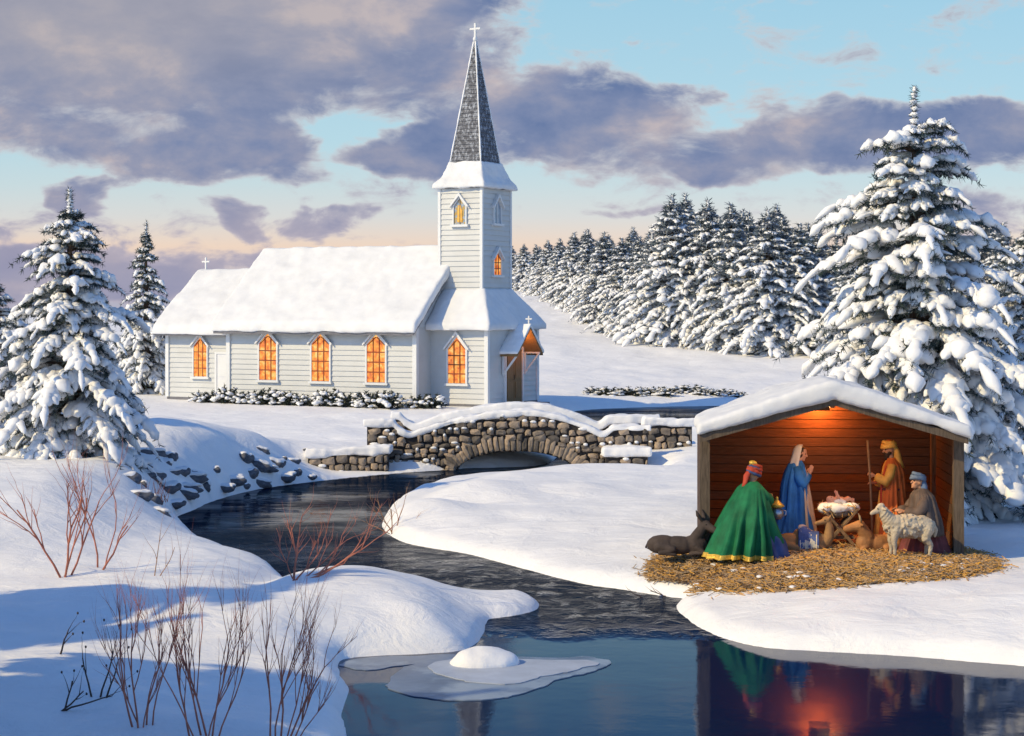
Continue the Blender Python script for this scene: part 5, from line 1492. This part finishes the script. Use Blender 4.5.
# ------------------------------------------------------------------ animals (all built facing +x)
def animal_mesh(name, label, cat, g, mt, loc, rz, voxel=.012, smooth=2, noise=.004, ns=9, seed=0):
    o = vox(name, g, M[mt], None, voxel, smooth, noise, ns, seed)
    o.location = loc; o.rotation_euler = (0, 0, rz)
    return tag(o, label, cat)
def eye_pair(o, c, l, r=.012):
    for s in (-1, 1):
        g = G(); g.ell(Vector(c)+Vector(l)*s, r, None, 8, 6); obj('eye', g, M['eye'], o, True)
# sheep, standing
g = G(); rs = random.Random(2)
g.ell((-.22, 0, .52), (.22, .17, .185)); g.ell((.0, 0, .52), (.26, .175, .19)); g.ell((.20, 0, .535), (.17, .155, .19))
g.chain([(.26, 0, .58), (.37, 0, .70), (.42, 0, .78)], [.14, .105, .085])
for k in range(330):                                     # curls of the fleece
    a_, b_ = rs.random()*6.28, rs.uniform(-1, 1); q = math.sqrt(1-b_*b_)
    x_ = b_*.43; y_ = q*math.cos(a_)*.172; z_ = .525+q*math.sin(a_)*.185
    if abs(b_) > .75: y_ *= 1.1
    g.ell((x_-.02, y_, z_), rs.uniform(.022, .034), None, 7, 5)
for k in range(6):                                       # neck folds
    q = k/5; p_ = Vector((.27, 0, .56)).lerp(Vector((.42, 0, .76)), q); r_ = .125*(1-q)+.088*q
    g.tube([p_+Vector((.55*math.sin(t_)*r_*-1, math.cos(t_)*r_, .83*math.sin(t_)*r_)) for t_ in np.linspace(0, 2*PI, 15)[:-1]], .02, 6, closed=True)
c = Vector((.475, 0, .815)); g.ell(c, (.085, .066, .072), (Vector((.9, 0, -.35)).normalized(), Vector((0, 1, 0)), Vector((.35, 0, .9)).normalized()))
g.chain([c, c+Vector((.09, 0, -.045)), c+Vector((.135, 0, -.065))], [.06, .045, .036]); g.ell(c+Vector((-.02, 0, .055)), (.06, .06, .045))
for s in (-1, 1):
    g.chain([c+Vector((-.03, s*.055, .02)), c+Vector((-.06, s*.125, .0))], [.026, .014])
    g.chain([(.24, s*.095, .46), (.265, s*.10, .30), (.255, s*.10, .16), (.26, s*.10, .05)], [.085, .052, .034, .03]); g.cap((.255, s*.10, .035), (.29, s*.10, .03), .032, .026)
    g.chain([(-.30, s*.09, .48), (-.26, s*.10, .34), (-.36, s*.10, .22), (-.33, s*.10, .05)], [.115, .075, .038, .03]); g.cap((-.335, s*.10, .035), (-.30, s*.10, .03), .032, .026)
g.chain([(-.42, 0, .56), (-.47, 0, .46), (-.46, 0, .36)], [.04, .038, .025])
sheep = animal_mesh('sheep', 'cream woolly sheep standing on the straw before the kneeling person', 'sheep', g, 'wool', Vector(at(908, 561, 29.75)), math.radians(186), .011, 1, .006, 14)
sheep.location.z = .05
eye_pair(sheep, c+Vector((.055, 0, .012)), (0, .056, 0), .011)

def lying(g, L, r, neck, muz, headlen, hr, tail=True, hump=0):
    """trunk of a resting four-legged animal with folded legs"""
    g.ell((-L*.30, 0, r*.98), (L*.30, r*.95, r*1.0)); g.ell((0, 0, r*.95), (L*.36, r*.92, r*.95)); g.ell((L*.28, 0, r*1.05), (L*.24, r*.82, r*1.0))
    if hump: g.ell((-.02, 0, r*1.8), (L*.20, r*.55, r*.75))
    for s in (-1, 1):
        g.chain([(-L*.36, s*r*.65, r*.8), (-L*.10, s*r*1.02, r*.62), (-L*.34, s*r*1.05, r*.22), (-L*.12, s*r*1.1, r*.14)], [r*.55, r*.36, r*.20, r*.16])
        g.cap((-L*.12, s*r*1.1, r*.13), (-L*.06, s*r*1.1, r*.11), r*.18, r*.14)
        g.chain([(L*.32, s*r*.5, r*.8), (L*.46, s*r*.62, r*.28), (L*.26, s*r*.66, r*.18)], [r*.36, r*.23, r*.16])
        g.cap((L*.26, s*r*.66, r*.15), (L*.20, s*r*.66, r*.13), r*.18, r*.14)
    g.chain(neck, [r*.72]+[r*.72-(r*.72-hr)*(i+1)/(len(neck)-1) for i in range(len(neck)-1)])
    h0 = Vector(neck[-1]); d = (Vector(muz)-h0).normalized()
    g.chain([h0, h0+d*headlen*.5, h0+d*headlen], [hr*1.05, hr*.82, hr*.62])
    if tail: g.chain([(-L*.56, 0, r*1.2), (-L*.62, r*.4, r*.6), (-L*.5, r*.9, r*.2)], [r*.12, r*.08, r*.07])
    return h0, d
# donkey
g = G(); h0, d = lying(g, .92, .165, [(.26, 0, .24), (.37, .02, .40), (.43, .02, .51)], (.75, -.14, .34), .28, .080)
l = d.cross(Vector((0, 0, 1))).normalized()
for s in (-1, 1): g.chain([h0+Vector((-.02, 0, .06))+l*s*.045, h0+Vector((-.07, 0, .16))+l*s*.09, h0+Vector((-.10, 0, .25))+l*s*.10], [.026, .036, .010])
dk = animal_mesh('donkey', 'dark brown donkey lying on the straw beside the left stable post', 'donkey', g, 'donkey', Vector((at(678, 552, 30.55)[0], 30.35, .03)), math.radians(-8), .012, 2, .004)
eye_pair(dk, h0+d*.07+Vector((0, 0, .035)), l*.068, .013)
g = G(); g.ell(h0+d*.265, (.062, .060, .055)); obj('muzzle', g, M['muzzle'], dk, True)
g = G(); g.chain([h0+Vector((-.03, 0, .09)), Vector((.37, .02, .50)), Vector((.28, .01, .40))], [.028, .034, .028]); obj('mane', g, M['hair'], dk, True)
# ox
g = G(); h0, d = lying(g, .78, .165, [(.20, 0, .26), (.28, .0, .38), (.34, .0, .46)], (.7, -.12, .37), .225, .098)
l = d.cross(Vector((0, 0, 1))).normalized()
for s in (-1, 1): g.chain([h0+l*s*.07+Vector((-.02, 0, .03)), h0+l*s*.16+Vector((-.04, 0, .03))], [.028, .018])
ox = animal_mesh('cow', 'reddish brown horned cow resting beside the manger', 'cow', g, 'ox', Vector((at(878, 545, 30.45)[0], 30.40, .05)), math.radians(180+12), .011, 2, .004)
for s in (-1, 1):
    hg = G(); hg.tube([h0+l*s*.05+Vector((-.02, 0, .07)), h0+l*s*.11+Vector((-.02, 0, .10)), h0+l*s*.135+Vector((0, 0, .16)), h0+l*s*.12+Vector((.01, 0, .20))], [.020, .018, .012, .004], 8); obj('horn', hg, M['horn'], ox, True)
eye_pair(ox, h0+d*.06+Vector((0, 0, .03)), l*.068, .012)
g = G(); g.ell(h0+d*.21, (.058, .060, .052)); obj('muzzle', g, M['muzzle'], ox, True)
# camel: couched, long neck raised, blanket on its back
g = G(); h0, d = lying(g, .80, .17, [(.24, 0, .20), (.36, 0, .18), (.43, .0, .28), (.43, 0, .42), (.40, 0, .55)], (.15, -.12, .50), .20, .060, hump=1)
g.ell(h0+d*.02+Vector((0, 0, .02)), (.075, .065, .065))
for s in (-1, 1): g.chain([h0+Vector((.03, s*.045, .05)), h0+Vector((.06, s*.065, .09))], [.018, .010])
cm_ = animal_mesh('camel', 'tawny couched camel with raised neck left of the manger', 'camel', g, 'camel', Vector((at(803, 552, 30.5)[0], 30.45, .04)), math.radians(-10), .0105, 2, .004)
l = Vector((0, 1, 0)); eye_pair(cm_, h0+d*.05+Vector((0, 0, .03)), l*.055, .011)
g = G(); rows_, seg_ = 22, 24; V = []
for i in range(rows_):
    x_ = -.08+.34*i/(rows_-1)
    for k in range(seg_+1):
        a_ = -.35+(PI+.7)*k/seg_; rr_ = 1+.02*math.sin(i*2.2+k)
        V.append((x_, math.cos(a_)*(.205+.03*max(0, -math.sin(a_)))*rr_, max(.05+.9*(x_-.09)**2, .17+math.sin(a_)*(.185+.115*math.exp(-((x_+.02)/.12)**2))*rr_)))
g.add(V, [(i*(seg_+1)+k, i*(seg_+1)+k+1, (i+1)*(seg_+1)+k+1, (i+1)*(seg_+1)+k) for i in range(rows_-1) for k in range(seg_)])
bl = obj('saddle_blanket', g, M['blanket'], None, True); bl.location = cm_.location; bl.rotation_euler = cm_.rotation_euler
sm = bl.modifiers.new('thick', 'SOLIDIFY'); sm.thickness = .014; sm.offset = 1
tag(bl, 'blue and white striped blanket with fringe laid over the camel', 'blanket')
g = G()
for i in range(26):
    x_ = -.08+.34*i/25
    g.tube([(x_, -.205, .085), (x_+.004, -.225, .04), (x_, -.22, .01)], [.006, .007, .004], 4)
obj('fringe', g, M['cream'], bl, True)
g = G()
for x_ in (-.05, .04, .13, .22): g.tube([(x_, -.225, .08), (x_, -.222, .16), (x_, -.208, .23), (x_, -.15, .33)], .010, 5)
obj('stripe', g, M['cream'], bl, True)
